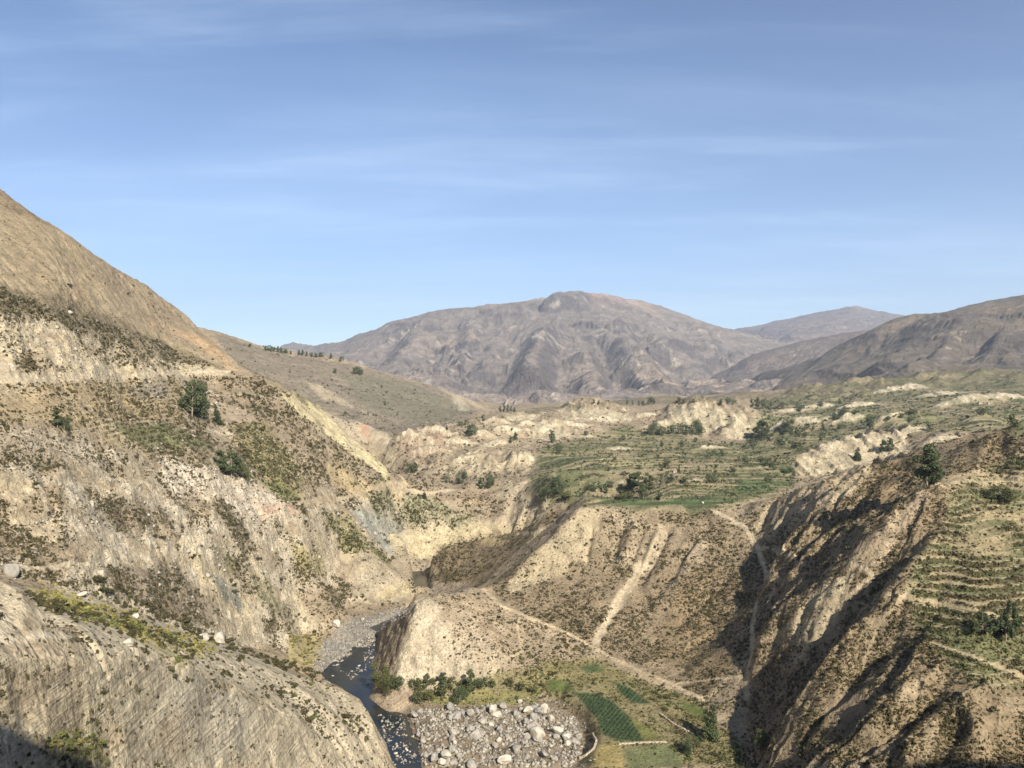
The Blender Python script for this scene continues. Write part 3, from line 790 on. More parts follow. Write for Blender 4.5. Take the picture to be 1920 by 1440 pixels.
zone([(210,797),(300,790),(390,828),(388,842),(275,842),(232,820)], (112,122,70), .75, veg=.25, grn=.8)
zone([(285,845),(400,845),(405,872),(310,858)], (160,138,108), .8, veg=.1)
zone([(400,700),(500,700),(560,740),(640,830),(735,900),(640,935),(570,940),(480,885),(420,790)], (164,144,114), .9, veg=.62, rock=0)
zone([(430,800),(500,790),(560,880),(572,935),(480,892)], (152,142,86), .7, veg=.7, grn=.5)
zone([(480,895),(530,905),(565,935),(520,935)], (124,132,66), .7, veg=.6, grn=.9)
zone([(412,755),(470,775),(485,795),(425,790)], (180,160,132), .8, veg=.06)
zone([(517,733),(545,740),(560,730),(600,765),(645,812),(700,852),(737,893),(726,902),(690,872),(640,835),(570,785),(530,745)], (236,218,160), 1.0, veg=.03, rock=.9, warp=.005, soft=1, var=.5)
zone([(560,738),(590,752),(580,765),(555,748)], (118,112,66), .7, veg=.9)
zone([(605,860),(640,868),(705,925),(660,932),(620,905)], (200,176,126), .85, veg=.12, rock=.5)
zone([(690,900),(735,895),(740,925),(700,940)], (150,140,90), .7, veg=.6)
# white cliff and pale blocks of the middle left slope
zone([(300,855),(400,880),(470,905),(545,948),(552,966),(480,970),(400,935),(340,930),(300,900)], (226,210,184), .9, veg=.16, rock=.9, var=.55)
zone([(478,950),(545,950),(554,966),(488,970)], (216,172,140), .75, veg=.05, rock=.6)
zone([(-50,800),(90,790),(122,812),(110,862),(60,872),(-50,852)], (188,170,142), .85, veg=.2, rock=.9)
zone([(-50,870),(55,880),(62,910),(50,942),(-50,930)], (216,196,156), .95, veg=.04, rock=1)
zone([(30,968),(120,972),(126,1008),(108,1022),(20,985)], (224,202,160), .95, veg=.03, rock=1)
zone([(110,870),(150,915),(250,1030),(205,1032),(130,945)], (204,192,170), .85, veg=.10, var=.7)
zone([(200,925),(300,940),(330,990),(230,1000)], (148,128,108), .8, veg=.7)
zone([(180,1068),(330,1050),(372,1100),(420,1160),(370,1182),(250,1130)], (150,134,112), .85, veg=.55)
zone([(355,1045),(395,1035),(430,1085),(485,1150),(440,1142),(380,1100)], (222,204,158), .9, veg=.08, rock=.9)
zone([(398,1078),(440,1098),(460,1142),(420,1132)], (132,136,130), .9, veg=.04, rock=.9)
zone([(395,1028),(430,1048),(447,1076),(428,1070)], (116,120,70), .85, veg=.6, grn=.7)
zone([(465,1060),(500,1080),(520,1130),(562,1150),(530,1152),(480,1112)], (118,122,74), .8, veg=.7, grn=.6)
zone([(540,1030),(600,1028),(612,1060),(560,1072)], (192,176,112), .8, veg=.25)
zone([(600,985),(650,965),(700,1020),(738,1060),(715,1066),(655,1030)], (140,136,82), .85, veg=.75, grn=.5)
zone([(640,1050),(700,1040),(765,1082),(775,1128),(690,1132),(650,1100)], (190,174,144), .85, veg=.1, rock=.9)
zone([(708,1098),(770,1092),(776,1122),(706,1128)], (218,198,148), .9, veg=.02, rock=1)
zone([(655,955),(720,958),(800,995),(760,1000),(735,1042),(700,1012)], (174,174,158), .9, veg=.15)
zone([(690,925),(760,930),(850,950),(905,968),(850,995),(760,985),(700,950)], (146,146,104), .8, veg=.75, grn=.45)
zone([(720,1008),(760,986),(843,998),(900,971),(960,977),(1036,955),(1000,1012),(870,1012),(815,1047),(740,1047)], (226,206,158), .95, veg=.04, rock=1)
zone([(735,1042),(815,1038),(812,1070),(750,1078)], (164,148,122), .85, veg=.15, rock=.7)
zone([(790,930),(960,918),(1000,940),(900,966),(840,950)], (158,138,112), .85, veg=.45)
zone([(850,935),(890,932),(900,940),(860,944)], (206,182,130), .8)
zone([(950,898),(1036,955),(1000,976),(965,955),(930,925)], (208,190,156), .85, veg=.2, rock=.6)
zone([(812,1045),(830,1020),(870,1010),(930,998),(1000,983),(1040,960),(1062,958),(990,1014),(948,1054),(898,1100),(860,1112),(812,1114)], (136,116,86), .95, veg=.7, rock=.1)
zone([(900,1010),(945,1008),(950,1020),(905,1022)], (196,174,124), .7, veg=.1)
zone([(808,1085),(890,1092),(885,1114),(806,1115)], (176,158,132), .9, veg=.05, rock=.9)
# hillside behind
zone([(380,600),(480,640),(620,664),(780,710),(905,770),(740,842),(660,795),(560,740),(450,690)], (138,128,110), .9, veg=.45, rock=0)
zone([(640,700),(780,720),(890,770),(800,800),(680,760)], (130,126,102), .8, veg=.45, grn=.3)
zone([(570,715),(610,728),(658,760),(600,748)], (200,182,146), .85, rock=.8, veg=.05)
zone([(665,760),(700,775),(720,790),(690,790)], (188,174,146), .6, rock=.6, var=.6)
zone([(845,740),(880,745),(892,770),(865,772)], (208,194,164), .8, rock=.7, var=.5)
zone([(660,785),(712,808),(735,832),(700,842),(680,815)], (216,196,160), .85, rock=.8, veg=.05)
zone([(672,796),(697,800),(692,822),(678,815)], (208,152,124), .7, rock=.5, veg=.02)
# badlands left of the plain
zone([(735,818),(800,795),(850,810),(830,850),(780,865),(745,850)], (188,158,128), .8, veg=.2, rock=.5, var=.4)
zone([(840,890),(900,850),(940,848),(1010,855),(990,885),(900,890)], (216,196,156), .7, veg=.1, rock=.9, var=.5)
for poly in ([(1240,770),(1312,752),(1370,772),(1360,800),(1310,818),(1250,806)], [(1358,780),(1392,768),(1425,790),(1412,812),(1385,800)],
             [(1345,815),(1380,792),(1412,812),(1385,826)], [(1050,775),(1075,760),(1150,770),(1185,780),(1175,790),(1110,784),(1060,790)], [(1000,795),(1032,781),(1058,800),(1060,820),(1000,822)],
             [(950,778),(1010,776),(1000,785),(950,790)], [(1480,790),(1540,795),(1520,805),(1480,802)], [(1570,795),(1588,770),(1606,780),(1598,796)], [(1440,795),(1480,790),(1480,805),(1440,808)]):
    zone(poly, (226,210,170), .85, veg=.05, rock=1, var=.5, warp=.003)
zone([(1468,888),(1500,852),(1560,824),(1640,811),(1705,812),(1700,850),(1640,866),(1580,885),(1520,893)], (224,206,166), .9, veg=.05, rock=1, var=.3)
# the bluff
zone([(1090,950),(1250,952),(1340,955),(1420,1030),(1440,1080),(1410,1200),(1330,1312),(1180,1244),(1000,1160),(905,1105),(990,1045)], (154,134,104), .9, veg=.62, rock=0)
zone([(1300,1060),(1440,1080),(1410,1200),(1340,1290),(1220,1230),(1250,1150)], (158,134,96), .7, veg=.66)
zone([(1055,985),(1092,955),(1130,958),(1115,1060),(1080,1050),(1000,1100),(950,1112),(955,1085),(1000,1040)], (216,196,154), .9, veg=.06, rock=.7, var=.35)
zone([(1120,960),(1230,962),(1205,1065),(1180,1060),(1130,1060)], (206,186,150), .8, veg=.15, rock=.6, var=1.2)
zone([(1240,985),(1270,990),(1225,1065),(1185,1075)], (212,192,156), .85, veg=.08, rock=.7, var=.6)
zone([(1300,1010),(1335,1020),(1320,1060),(1270,1075)], (200,182,150), .7, veg=.15, rock=.5, var=.9)
zone([(905,1105),(1000,1160),(1110,1213),(1180,1244),(1120,1255),(960,1252),(860,1275),(850,1200),(830,1130)], (184,162,130), .9, veg=.42, rock=0)
zone([(785,1114),(828,1138),(846,1200),(900,1240),(930,1272),(735,1298),(712,1172),(740,1155),(765,1138)], (222,205,172), .92, veg=.05, rock=1, warp=.006, soft=3, var=.3)
zone([(820,1130),(880,1150),(930,1215),(1000,1255),(930,1272),(880,1235),(845,1190)], (206,187,154), .7, veg=.2, var=.8)
zone([(860,1110),(915,1100),(930,1140),(880,1160)], (196,172,134), .7, veg=.2)
zone([(712,1170),(770,1136),(768,1170),(740,1240),(722,1290),(700,1290)], (178,154,124), .9, veg=.05, rock=1, warp=.002)
zone([(688,1306),(740,1290),(800,1290),(770,1340),(724,1340)], (190,168,138), .9, veg=.03, rock=1, warp=.002)
# right slope
RS = [(1440,940),(1560,890),(1700,850),(1920,780),(2200,1439),(1420,1439),(1400,1370),(1410,1210),(1440,1080),(1400,990)]
zone(RS, (150,129,96), .95, veg=.60, rock=0, var=.2)
zone([(1405,990),(1440,940),(1500,915),(1560,890),(1620,868),(1650,880),(1580,935),(1500,985),(1440,1010)], (208,188,150), .85, veg=.12, rock=.6, var=.6)
zone([(1700,850),(1760,850),(1740,900),(1660,950),(1600,960),(1640,890)], (150,128,92), .8, veg=.6)
zone([(1735,910),(1752,925),(1690,1000),(1650,1065),(1590,1068),(1600,1040),(1650,990)], (206,182,144), .85, veg=.12, rock=.6, var=.5)
zone([(1500,1135),(1555,1085),(1605,1070),(1565,1165),(1515,1215),(1485,1195)], (206,188,150), .85, veg=.12, rock=.5, var=.3)
zone([(1435,1115),(1455,1075),(1480,1075),(1450,1115)], (210,190,152), .85, veg=.1, rock=.5)
for poly in ([(1690,1285),(1740,1270),(1725,1310),(1690,1325)], [(1735,1350),(1760,1345),(1745,1420),(1720,1430)], [(1880,1310),(2200,1290),(2200,1330),(1885,1345)], [(1480,1220),(1510,1205),(1505,1250),(1485,1255)]):
    zone(poly, (192,172,136), .75, veg=.15, rock=.3, var=.5)
mixc(TR * .9, alb(154,144,104))
trn = _h(LEV.astype(np.int64), np.floor(X / 22 + 3 * nA).astype(np.int64), 77)
mixc(TR * (trn < .42) * .7, alb(116,120,76)); mixv(GRN, TR * (trn < .6), .7)
mixc(TR * (trn > .72) * .75, alb(186,166,122)); mixv(VEG, TR, .3); mixv(VEG, TR * (trn > .72), .08)
mixc(TR * (RIS > .6) * .85 * sstep(-.35, .1, nB + .4 * nC), alb(92,86,54)); mixv(VEG, TR * (RIS > .55), .9); mixc(TR * (RIS < .16) * .5, alb(206,186,146))
zone([(1745,915),(1800,908),(2200,905),(2200,890),(1830,880),(1760,895)], (206,184,142), .7, veg=.15)
zone([(1760,1190),(1850,1195),(2200,1205),(2200,1250),(1840,1245),(1770,1210)], (128,130,82), .8, veg=.35, grn=.5)
zone([(1780,1010),(1900,1000),(1900,1045),(1800,1040)], (168,152,112), .6, veg=.25)
mixc(TL * (RISL > .72) * .6, alb(126,112,78)); mixv(VEG, TL * (RISL > .7), .7)
# strips and parcels of the plain
pal = [((104,112,70), .24), ((134,132,88), .16), ((156,144,106), .24), ((178,160,120), .20), ((196,182,130), .06), ((82,98,58), .14)]
acc = 0
mixc(PLAIN, alb(140,132,96)); mixv(VEG, PLAIN, .25); mixv(RK, PLAIN, 0)
for c, w in pal:
    mixc(PLAIN * ((PRND >= acc) & (PRND < acc + w)) * .85, alb(*c)); acc += w
mixv(VEG, PLAIN * (PRND2 > .6), .75); mixv(VEG, PLAIN * (PRND2 < .25), .03); mixv(GRN, PLAIN, .6)
mixc(PLAIN * (PF < .26) * sstep(-.3, .1, nB + .5 * nC) * .8, alb(80,82,56))
mixc(PLAIN * (PF > .9) * sstep(.0, .3, -nB) * .6, alb(188,170,128))
mixc(PLAIN * sstep(1250, 1900, Y) * .45, alb(122,116,88)); mixv(VEG, PLAIN * sstep(1200, 1600, Y), .6)
mixc(PLAIN * sstep(.0, .45, nA + .5 * nB) * .65, alb(170,152,118))
zone([(990,778),(1110,762),(1250,756),(1430,748),(1600,732),(1760,718),(2200,700),(2200,688),(1250,742),(990,765)], (128,118,92), .8, veg=.7)
mixc(MND * (.45 + .55 * sstep(-.3, .2, nB + nC)), alb(226,210,174)); mixc(PALE * sstep(.55, .8, ridged(X / 8 + n1, Y / 60, 2, 98)) * .55, alb(150,134,106)); mixc(np.maximum(MASKB, 0) * sstep(.5, .8, ridged(X / 16 + n1, Y / 40, 3, 99)) * .6, alb(222,204,168)); mixv(VEG, MND, .06); mixv(RK, MND, 1)
mixc(PLAIN * .14, alb(148,136,104))
zone([(1130,938),(1300,934),(1390,936),(1385,944),(1250,949),(1120,944)], (84,106,62), .95, veg=0, grn=.9, warp=.001)
zone([(1380,905),(1450,900),(1480,905),(1440,922),(1380,925)], (76,104,56), .8, veg=.1, grn=.9)
zone([(1130,870),(1170,862),(1240,868),(1230,872),(1150,876)], (184,170,120), .7, veg=0, warp=.001)
zone([(1000,842),(1120,838),(1140,845),(1010,850)], (98,112,64), .6, grn=.8)
zone([(1340,944),(1400,938),(1430,925),(1480,922),(1400,945)], (196,176,130), .7, veg=.05)
# fields by the river
zone([(955,1255),(1060,1240),(1120,1235),(1200,1275),(1320,1325),(1400,1400),(1405,1439),(1080,1439),(1112,1400),(1095,1350),(1020,1302),(800,1300),(770,1292),(900,1275)], (146,136,84), .9, veg=.62, rock=0, grn=.75, var=.3)
zone([(1000,1240),(1100,1232),(1180,1265),(1140,1290),(1060,1275)], (150,138,84), .7, veg=.4)
for poly, c in (([(1075,1298),(1120,1300),(1150,1315),(1182,1345),(1202,1375),(1206,1391),(1160,1389),(1130,1378),(1120,1350),(1095,1320)], (66,92,58)),
                ([(1150,1278),(1178,1288),(1222,1320),(1190,1319),(1165,1302)], (70,96,60)),
                ([(1172,1402),(1252,1396),(1280,1420),(1276,1439),(1176,1439)], (128,134,86)),
                ([(1022,1275),(1060,1273),(1082,1298),(1030,1296)], (104,118,56)), ([(1268,1312),(1318,1328),(1332,1352),(1292,1338)], (112,124,60)),
                ([(1180,1345),(1215,1360),(1245,1388),(1206,1391)], (126,126,64)), ([(1085,1250),(1120,1245),(1135,1258),(1100,1262)], (92,112,62)), ([(1120,1400),(1165,1395),(1170,1439),(1112,1439)], (178,158,92))):
    zone(poly, c, .95, veg=.02, grn=1, warp=.0005, soft=.6, var=.12)
zone([(1235,1330),(1260,1340),(1330,1400),(1310,1400),(1260,1362)], (120,104,70), .8, veg=.6)
zone([(800,1308),(900,1300),(1012,1290),(1005,1318),(900,1324),(820,1322)], (150,146,66), .9, veg=.2, grn=.9)
zone([(757,1336),(820,1325),(900,1327),(1050,1314),(1085,1345),(1095,1420),(1080,1439),(788,1439)], (146,128,102), .95, veg=.08, rock=.3, var=.3)
zone([(900,1400),(1040,1385),(1080,1420),(1070,1439),(920,1439)], (166,148,122), .7, veg=.1)
zone([(955,1360),(1000,1355),(1010,1368),(970,1372)], (200,176,124), .7)
zone([(1050,1312),(1080,1345),(1098,1380),(1112,1405),(1126,1380),(1098,1325)], (138,120,94), .8, veg=.5, rock=.5)
# river banks and gravel bars
zone([(585,1270),(592,1225),(640,1168),(760,1136),(772,1148),(705,1185),(640,1262)], (152,149,142), .95, veg=0, rock=.2)
zone([(545,1192),(600,1185),(612,1210),(578,1258),(538,1240)], (186,170,104), .85, veg=.2)
zone([(540,1240),(600,1250),(612,1280),(560,1265)], (196,170,122), .8, veg=.1)
# near spur: its face and its bushy back
SPF = zone([(-250,1215),(0,1228),(100,1243),(168,1247),(254,1225),(336,1247),(434,1292),(500,1327),(571,1356),(614,1399),(650,1439),(-250,1439)], (210,196,164), .95, veg=.10, rock=1, warp=.003, var=.1)
zone([(140,1170),(230,1188),(320,1202),(400,1226),(480,1246),(540,1263),(608,1279),(644,1294),(678,1313),(690,1336),(705,1390),(735,1439),(655,1439),(612,1394),(570,1352),(500,1323),(434,1288),(336,1243),(254,1221),(168,1243)], (218,202,168), .9, veg=.26, rock=.3)
zone([(300,1240),(420,1275),(520,1320),(480,1320),(380,1280)], (196,178,136), .6, veg=.3)
zone([(60,1108),(180,1098),(300,1152),(420,1208),(560,1268),(600,1280),(540,1264),(400,1228),(230,1190),(60,1165)], (214,198,164), .9, veg=.2, rock=.2)
zone([(50,1100),(150,1125),(260,1180),(330,1215),(370,1260),(300,1225),(200,1170),(80,1130)], (206,192,124), .75, veg=.25)
zone([(-100,1085),(0,1090),(40,1105),(62,1150),(30,1190),(-100,1190)], (228,212,176), .9, veg=.04, rock=1)
zone([(-100,1190),(20,1190),(128,1186),(132,1199),(0,1208),(-100,1208)], (236,220,186), .9, veg=0)
zone([(90,1395),(130,1370),(180,1370),(215,1439),(80,1439)], (112,118,48), .9, veg=.6, grn=.8)
zone([(0,1250),(120,1250),(170,1330),(150,1400),(0,1330)], (186,164,132), .7, veg=.18, rock=1)
# layered beds in the spur face, the nose and the gorge cliffs
bed = np.where(SPM > .3, BEDC + .3 * nB, Zz * .9 - X * .36 + 3 * nA + 1.0 * nB)
bs = fbm(bed / 1.7, bed * 0 + X / 90, 4, 301)
lay = np.clip(SPF + .6 * PM([(690,1085),(780,1085),(780,1135),(690,1135)]) + .5 * PM([(690,1300),(760,1290),(770,1340),(720,1342)]), 0, 1)
mixc(lay * sstep(.1, .5, bs) * .55, alb(164,146,116)); mixc(lay * sstep(.1, .5, -bs) * .5, alb(214,198,160))
mixc(SPF * sstep(.25, .6, nB) * .45, alb(204,176,130)); mixc(SPF * sstep(.15, .6, -nA) * .5, alb(170,166,154)); mixc(SPF * sstep(.5, .9, bfr) * .35, alb(164,148,120)); mixc(SPF * sstep(.82, .95, jnt) * .5, alb(140,126,104)); mixv(VEG, SPF * sstep(.80, .92, jnt), .5)
T.Z += lay * bs * .8
STR = np.clip(lay * 1.0, 0, 1)
# tracks
def track(marks, wd, c=(212,190,150), a=.85, dep=.0):
    d, t = T.line_dist(marks, wd * 2.2)
    f = sstep(wd * 1.5, wd * .6, d + (nC + nB) * wd * .35)
    mixc(f * a, alb(*c)); mixv(VEG, f, 0)
track([(1238,985),(1222,1020),(1205,1060)], 1.6); track([(1205,1060),(1190,1085),(1160,1130),(1140,1165),(1115,1205)], 3.2, (218,198,160))
track([(905,1105),(930,1130),(960,1143),(1000,1160),(1060,1185),(1110,1212),(1150,1235),(1200,1258),(1262,1283),(1320,1312)], 1.3); track([(905,1105),(950,1142),(1000,1162)], 2.4)
track([(975,1155),(970,1180),(978,1205),(975,1222),(960,1232)], .9)
track([(1335,957),(1370,972),(1400,990),(1420,1025),(1440,1080)], 1.7, (216,196,158)); track([(1420,1025),(1470,1035),(1505,1058)], 1.0)
track([(1418,1130),(1410,1180),(1412,1220),(1400,1262),(1400,1310)], 1.3, (210,190,150)); track([(1400,1268),(1330,1275),(1262,1283)], .8); track([(1410,1215),(1450,1190),(1500,1165)], .7, a=.6)
track([(1585,1056),(1610,1062),(1640,1078)], .9); track([(1640,1078),(1600,1110),(1580,1130)], .8)
track([(740,928),(760,905),(748,890)], 2.2, (214,190,146)); track([(745,915),(800,925),(857,917)], 1.8, (204,184,146)); track([(560,945),(640,935),(740,905)], 1.6, (196,174,138))
track([(955,998),(1000,1002),(1030,985)], 1.2, (206,188,150)); track([(-50,713),(110,708),(220,703),(330,699),(430,696)], 1.8, (216,198,164), .75)
track([(0,1068),(180,1060),(250,1045),(330,1030)], .9, (212,196,164), .6)
track([(1660,1115),(1760,1130),(1850,1150),(1920,1170)], .8, (206,184,144), .7); track([(1750,1205),(1850,1240),(1920,1270)], .9, (206,184,144), .75)
track([(1705,1105),(1650,1170),(1620,1240)], .6, a=.35)
# mottling that belongs to the soil itself
COL *= (1 + .10 * nB + .12 * nC)[..., None]
VEG = np.clip(VEG * np.clip(.85 + 1.1 * nB + .9 * nD, .12, 1.5) + .06 * nC, 0, 1)
T.Z = T.Z.astype(np.float64)
# ------------------------------------------------------------------ materials
def new_mat(name):
    m = bpy.data.materials.new(name); m.use_nodes = True
    nt = m.node_tree
    for n in list(nt.nodes):
        nt.nodes.remove(n)
    out = nt.nodes.new('ShaderNodeOutputMaterial'); bs = nt.nodes.new('ShaderNodeBsdfPrincipled')
    nt.links.new(bs.outputs[0], out.inputs[0])
    bs.inputs['Roughness'].default_value = .95
    bs.inputs['Specular IOR Level'].default_value = .12
    return m, nt, bs
class NB:
    def __init__(self, nt): self.nt = nt
    def put(self, sock, v):
        if v is None: return
        if hasattr(v, 'is_linked') or isinstance(v, bpy.types.NodeSocket): self.nt.links.new(v, sock)
        else: sock.default_value = v
    def math(self, op, a, b=None, clamp=False):
        n = self.nt.nodes.new('ShaderNodeMath'); n.operation = op; n.use_clamp = clamp
        self.put(n.inputs[0], a); self.put(n.inputs[1], b)
        return n.outputs[0]
    def noise(self, vec, scale, detail=4, rough=.55, dist=0):
        n = self.nt.nodes.new('ShaderNodeTexNoise'); self.put(n.inputs['Vector'], vec)
        n.inputs['Scale'].default_value = scale; n.inputs['Detail'].default_value = detail; n.inputs['Roughness'].default_value = rough; n.inputs['Distortion'].default_value = dist
        return n.outputs['Fac'], n.outputs['Color']
    def voro(self, vec, scale, rnd=1):
        n = self.nt.nodes.new('ShaderNodeTexVoronoi'); self.put(n.inputs['Vector'], vec); n.inputs['Scale'].default_value = scale; n.inputs['Randomness'].default_value = rnd
        return n.outputs['Distance'], n.outputs['Color']
    def rng(self, v, a, b, c=0, d=1, smooth=True):
        n = self.nt.nodes.new('ShaderNodeMapRange'); n.interpolation_type = 'SMOOTHSTEP' if smooth else 'LINEAR'
        self.put(n.inputs['Value'], v); self.put(n.inputs['From Min'], a); self.put(n.inputs['From Max'], b); self.put(n.inputs['To Min'], c); self.put(n.inputs['To Max'], d)
        return n.outputs[0]
    def mix(self, f, a, b, blend='MIX'):
        n = self.nt.nodes.new('ShaderNodeMix'); n.data_type = 'RGBA'; n.blend_type = blend
        self.put(n.inputs['Factor'], f); self.put(n.inputs['A'], a); self.put(n.inputs['B'], b)
        return n.outputs['Result']
    def scale(self, vec, s):
        n = self.nt.nodes.new('ShaderNodeVectorMath'); n.operation = 'MULTIPLY'; self.put(n.inputs[0], vec); n.inputs[1].default_value = s
        return n.outputs[0]
    def add(self, vec, w):
        n = self.nt.nodes.new('ShaderNodeVectorMath'); n.operation = 'ADD'; self.put(n.inputs[0], vec); self.put(n.inputs[1], w)
        return n.outputs[0]
    def sep(self, vec):
        n = self.nt.nodes.new('ShaderNodeSeparateXYZ'); self.put(n.inputs[0], vec); return n.outputs
    def attr(self, name):
        n = self.nt.nodes.new('ShaderNodeAttribute'); n.attribute_name = name; return n
    def pos(self):
        return self.nt.nodes.new('ShaderNodeNewGeometry').outputs['Position']
    def obj(self):
        return self.nt.nodes.new('ShaderNodeTexCoord').outputs['Object']
    def bump(self, h, strength, dist):
        n = self.nt.nodes.new('ShaderNodeBump'); n.inputs['Strength'].default_value = strength; n.inputs['Distance'].default_value = dist
        self.put(n.inputs['Height'], h); return n.outputs[0]
def grey(b, v):
    n = b.nt.nodes.new('ShaderNodeCombineColor'); 
    for k in range(3): b.put(n.inputs[k], v)
    return n.outputs[0]

def ground_mat(name, k=1.0, bump=.85, scrub_amt=.80, streak=1.0):
  m, nt, bs = new_mat(name)
  b = NB(nt)
  kk = 1.0 / k
  P = b.scale(b.pos(), (kk, kk, kk)); A = b.attr('col'); X2 = b.attr('aux')
  aux = nt.nodes.new('ShaderNodeSeparateColor'); nt.links.new(X2.outputs['Color'], aux.inputs[0])
  rock, green, strat = aux.outputs[0], aux.outputs[1], aux.outputs[2]
  veg = A.outputs['Alpha']
  warp = b.add(P, b.scale(b.noise(P, .35, 3)[1], (1.2, 1.2, 1.2)))
  nmid = b.noise(P, .11, 5, .6)[0]; nfin = b.noise(P, .75, 5, .62)[0]
  base = b.mix(1.0, A.outputs['Color'], grey(b, b.math('MULTIPLY', b.rng(nmid, .3, .7, .80, 1.18), b.rng(nfin, .28, .72, .74, 1.22))), 'MULTIPLY')
  # fractured rock: upright streaks and dark cracks
  pst = b.scale(P, (.36, .36, .26))
  st = b.noise(pst, 1.0, 5, .65, .6)[0]
  stc = b.noise(b.scale(P, (.22, .22, .05)), 1.0, 4, .6, 1.2)[0]
  crack = b.rng(b.math('ABSOLUTE', b.math('SUBTRACT', stc, .5)), .0, .028, 1, 0)
  rmul = b.math('MULTIPLY', b.rng(st, .3, .7, .82, 1.14), b.math('SUBTRACT', 1, b.math('MULTIPLY', crack, .42)))
  sx = b.sep(P)
  bedc = b.math('ADD', b.math('MULTIPLY', sx[2], .9), b.math('MULTIPLY', sx[0], -.36))
  cmb = nt.nodes.new('ShaderNodeCombineXYZ'); nt.links.new(b.math('MULTIPLY', b.math('ADD', bedc, b.math('MULTIPLY', nmid, .8)), .95), cmb.inputs[0]); nt.links.new(b.math('MULTIPLY', sx[1], .05), cmb.inputs[1]); nt.links.new(b.math('MULTIPLY', sx[0], .05), cmb.inputs[2])
  stb = b.noise(cmb.outputs[0], 1.0, 5, .62, .5)[0]
  st = b.mix(strat, grey(b, st), grey(b, stb)); st = b.sep(st)[0]
  rmul = b.math('MULTIPLY', b.rng(st, .3, .7, .78, 1.16), b.math('SUBTRACT', 1, b.math('MULTIPLY', crack, .42)))
  base = b.mix(rock, base, b.mix(1.0, base, grey(b, rmul), 'MULTIPLY'))
  # scrub: scattered low bushes in two sizes
  def scrub(scale, gain, off):
      d, c = b.voro(b.add(warp, (off, off * 2, off * 3)), scale)
      cs = nt.nodes.new('ShaderNodeSeparateColor'); nt.links.new(c, cs.inputs[0])
      on = b.math('LESS_THAN', cs.outputs[0], b.math('MULTIPLY', veg, gain))
      size = b.rng(cs.outputs[1], 0, 1, .24, .58, False)
      m = b.rng(d, b.math('MULTIPLY', size, .55), size, 1, 0)
      return b.math('MULTIPLY', on, m), cs.outputs[2]
  s1, r1 = scrub(.62, 1.0, 0.0)
  s2, r2 = scrub(.27, .55, 40.0)
  sm = b.math('MAXIMUM', s1, s2)
  scol = b.mix(r1, (.070, .058, .030, 1), (.135, .105, .058, 1))
  scol = b.mix(b.math('MULTIPLY', green, .75), scol, (.050, .062, .020, 1))
  base = b.mix(b.math('MULTIPLY', sm, scrub_amt), base, scol)
  nt.links.new(base, bs.inputs['Base Color'])
  hgt = b.math('ADD', b.math('MULTIPLY', nfin, 1.0), b.math('MULTIPLY', sm, .55))
  hgt = b.math('ADD', hgt, b.math('MULTIPLY', b.math('MULTIPLY', rock, st), 1.5))
  hgt = b.math('ADD', hgt, b.math('MULTIPLY', nmid, 2.0))
  nt.links.new(b.bump(hgt, bump, 1.1 * k), bs.inputs['Normal'])
  return m
M_TER = ground_mat('ground')
rgba = np.concatenate([COL, VEG[..., None]], -1)
aux_ = np.stack([RK, GRN, STR, np.ones_like(RK)], -1)
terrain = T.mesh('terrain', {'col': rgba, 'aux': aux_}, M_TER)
# ------------------------------------------------------------------ mountains and hills beyond the valley
def range_sheet(name, sheet, lines, boxpts, rough, wave, seed, base, tones, material, ero=(20000, 9, 45), clampdz=60, edge=None, cuts=()):
    S_ = sheet
    S_.tin(lines, .01, boxpts)
    S_.Z = gblur(S_.Z, 2.0)
    skyl = edge(S_) if edge else 1.0
    w1 = fbm(S_.X / (wave * 1.3), S_.Y / (wave * 1.3), 3, seed)
    r1 = ridged(S_.X / wave + w1 * .7, S_.Y / wave * .8 + w1 * .4, 5, seed + 5, gain=.52)
    S_.Z += skyl * rough * ((r1 - .45) * 1.5 + w1 * .5)
    for mk, wd, dp in cuts: S_.cut(mk, wd, dp)
    st0 = np.hypot(*S_.normals())
    S_.erode(ero[0], ero[1], ero[2], np.clip(st0 * 2.2, .1, 1), sub=1, kc=3.4, ke=.25, kd=.3, seed=seed)
    d = np.clip(S_.dz, -clampdz, clampdz * .4)
    S_.Z = S_.Z - S_.dz * 0 + d
    S_.Z += fbm(S_.X / (wave * .06), S_.Y / (wave * .06), 3, seed + 9) * rough * .07 + (ridged(S_.X / (wave * .24) + w1, S_.Y / (wave * .2), 3, seed + 13) - .5) * rough * .11
    st = gblur(np.hypot(*S_.normals()), 1.0)
    col = np.zeros(S_.shape + (3,), np.float32) + alb(*base)
    nz = fbm(S_.X / (wave * .7), S_.Y / (wave * .7), 5, seed + 20); nf = fbm(S_.X / (wave * .12), S_.Y / (wave * .12), 4, seed + 30)
    def mx(m, c):
        m = np.clip(m, 0, 1)[..., None]; col[...] = col * (1 - m) + alb(*c) * m
    for fn, c in tones:
        mx(fn(S_, st, nz, nf, d), c)
    col *= (1 + .16 * nz +   .18 * nf)[..., None]
    vg = np.clip(.35 + .4 * nz, 0, .8)
    rk = sstep(.55, .95, st)
    a1 = np.concatenate([col, vg[..., None]], -1)
    a2 = np.stack([rk, np.zeros_like(rk), np.zeros_like(rk), np.ones_like(rk)], -1)
    return S_.mesh(name, {'col': a1, 'aux': a2}, material)
M_MTN = ground_mat('mountain_ground', 9.0, .75, .45)
M_HIL = ground_mat('hill_ground', 4.5, .75, .6)

